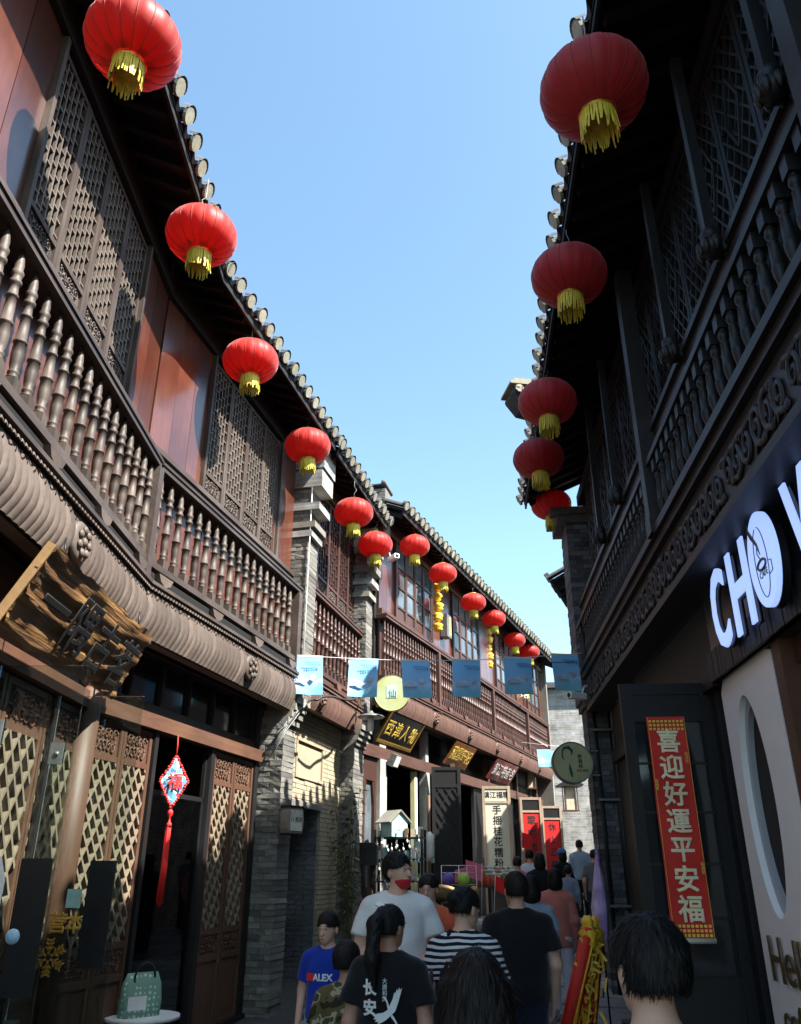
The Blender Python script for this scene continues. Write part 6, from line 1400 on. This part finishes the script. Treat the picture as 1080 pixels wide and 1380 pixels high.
# --- woman in orange
Y = 7.4; person('woman in an orange jacket standing behind the masked man', px(579, Y, 1210), Y, 1.62, 196, C_ORANGE, C_GREY, 'ponytail', True, headrot=(-30, -8), sleeve='long', arms={1: ((0,)*3, (.27, .05, 1.12), (.15, .25, 1.0)), -1: ((0,)*3, (-.27, .05, 1.12), (-.15, .25, 1.0))}, res=.013, seed=6, loose=.02)
# --- striped woman
Y = 5.2; t, M0, sho, hw = person('woman with a low hair bun in a black and white striped top under dark dungarees', px(624, Y, 1240), Y, 1.55, -6, C_STRIPE, C_BLACK, 'bun', True, headrot=(-42, -10), loose=.01, res=.012, strands=2200, seed=7)
def dung(P):
    Pq = P*np.array([1, 1.42, 1]); f = rcone(Pq, (0, 0, 1.22), (0, 0, .80), .186, .20); f = np.maximum(f, P[:, 2]-1.30-.0*P[:, 0]); g = np.minimum(rcone(P, (-.10, -.10, 1.28), (-.085, -.045, 1.452), .016, .016), rcone(P, (.10, -.10, 1.28), (.085, -.045, 1.452), .016, .016)); return np.minimum(np.maximum(f, .78-P[:, 2]), g)+wrink(P, 9, .003)
V, Q = surface(dung, (-.28, -.24, .74), (.28, .24, 1.50), .012); obj('dungarees', mesh_np('dungarees', [(V, Q, 0)], [C_BLACK]), t, M0)
mb = MB(); mb.tube([(-.16, .06, 1.41), (-.19, -.03, 1.36), (-.20, -.10, 1.2), (-.22, -.08, 1.0)], .012, 6); obj('bag_strap', mb, t, M0, mat('strap_brown', (.12, .04, .035), .7))
# --- long-haired girl close by
Y = 2.75; person('girl with long straight dark hair covering her shoulders, seen close from behind', px(641, Y, 1330), Y, 1.395, 0, C_BLACK, C_NAVY, 'long', True, headrot=(0, -4), res=.011, strands=9000, seed=8, hairm=HAIR_B)
# --- man in black tee
Y = 6.4; person('man in a plain black T-shirt and navy trousers walking away down the street', px(697, Y, 1220), Y, 1.63, -2, C_BLACK, C_NAVY, 'short', headrot=(6, 0), fat=.2, loose=.018, res=.012, strands=2200, seed=9)
# --- others further on
Y = 8.7; person('woman in a grey-blue top with dark hair just past the man in black', px(717, Y, 1210), Y, 1.60, -15, C_GBLUE, C_GREY, 'bob', True, res=.014, seed=10, strands=800)
Y = 11.2; person('woman in a salmon pink shirt and white trousers walking away', px(751, Y, 1230), Y, 1.62, -12, C_PINK, C_WPANT, 'bob', True, headrot=(10, 0), sleeve='long', hem=.78, stride=.10, loose=.02, res=.014, seed=11, strands=1800, shoes=SHOEW)
Y = 14.2; person('person in a black jacket with long dark hair before the red board', px(729, Y, 1190), Y, 1.66, 0, C_BLACK, C_NAVY, 'bob', True, sleeve='long', far=True, res=.018, seed=12, loose=.03)
Y = 16.2; person('person in a white shirt with a dark strap beside the black jacket', px(716, Y, 1190), Y, 1.62, -10, C_WPANT, C_GREY, 'short', far=True, res=.018, seed=13)
Y = 15.2; person('person in a grey and pink top under the raised red flag', px(699, Y, 1190), Y, 1.55, -15, C_PINK2, C_OLIVE, 'short', True, far=True, res=.018, seed=14, hairm=HAIR_B)
Y = 16.8; person('boy in a grey-blue hooded top and dark trousers walking in the sunlit gap', px(768, Y, 1210), Y, 1.28, -30, C_GBLUE, C_BLACK, 'short', far=True, res=.016, seed=15, stride=.12, sleeve='long')
Y = 17.8; t, M0, sho, hw = person('person in black clothes and a blue cap before the second red board', px(760, Y, 1190), Y, 1.56, 30, C_BLACK, C_NAVY, 'bob', True, far=True, res=.018, seed=16, sleeve='long')
V, Q = surface(lambda P: np.minimum(np.maximum(ell(P, (0, -.01, 1.635), (.098, .116, .098)), 1.62-P[:, 2]), np.maximum(ell(P, (0, .12, 1.635), (.075, .10, .012)), -9)), (-.13, -.16, 1.56), (.13, .26, 1.76), .011); V = V-np.array((0, 0, 1.64)); obj('cap', mesh_np('cap', [(V, Q, 0)], [cloth('cloth_cap_blue', (.06, .16, .36))]), t, hw((0, 0, 1.64)))
Y = 20.0; person('man in a light blue shirt walking toward the far brick wall', px(785, Y, 1190), Y, 1.68, -5, C_LBLUE, C_BLACK, 'short', far=True, res=.018, seed=17, stride=.1, sleeve='long')
Y = 17.0; person('person in grey with a blue bag partly hidden by the dark brick pier', px(804, Y, 1190), Y, 1.58, -5, C_GREY, C_NAVY, 'short', far=True, res=.018, seed=18)
# --- near head, right
Y = 2.08; person('person with cropped black hair close by in front of the black door leaf', px(876, Y, 1310), Y, 1.54, 8, C_BLACK, C_NAVY, 'short', headrot=(6, 0), res=.011, strands=9000, seed=19)
print('people', round(time.time()-T0, 1), len(bpy.data.objects))
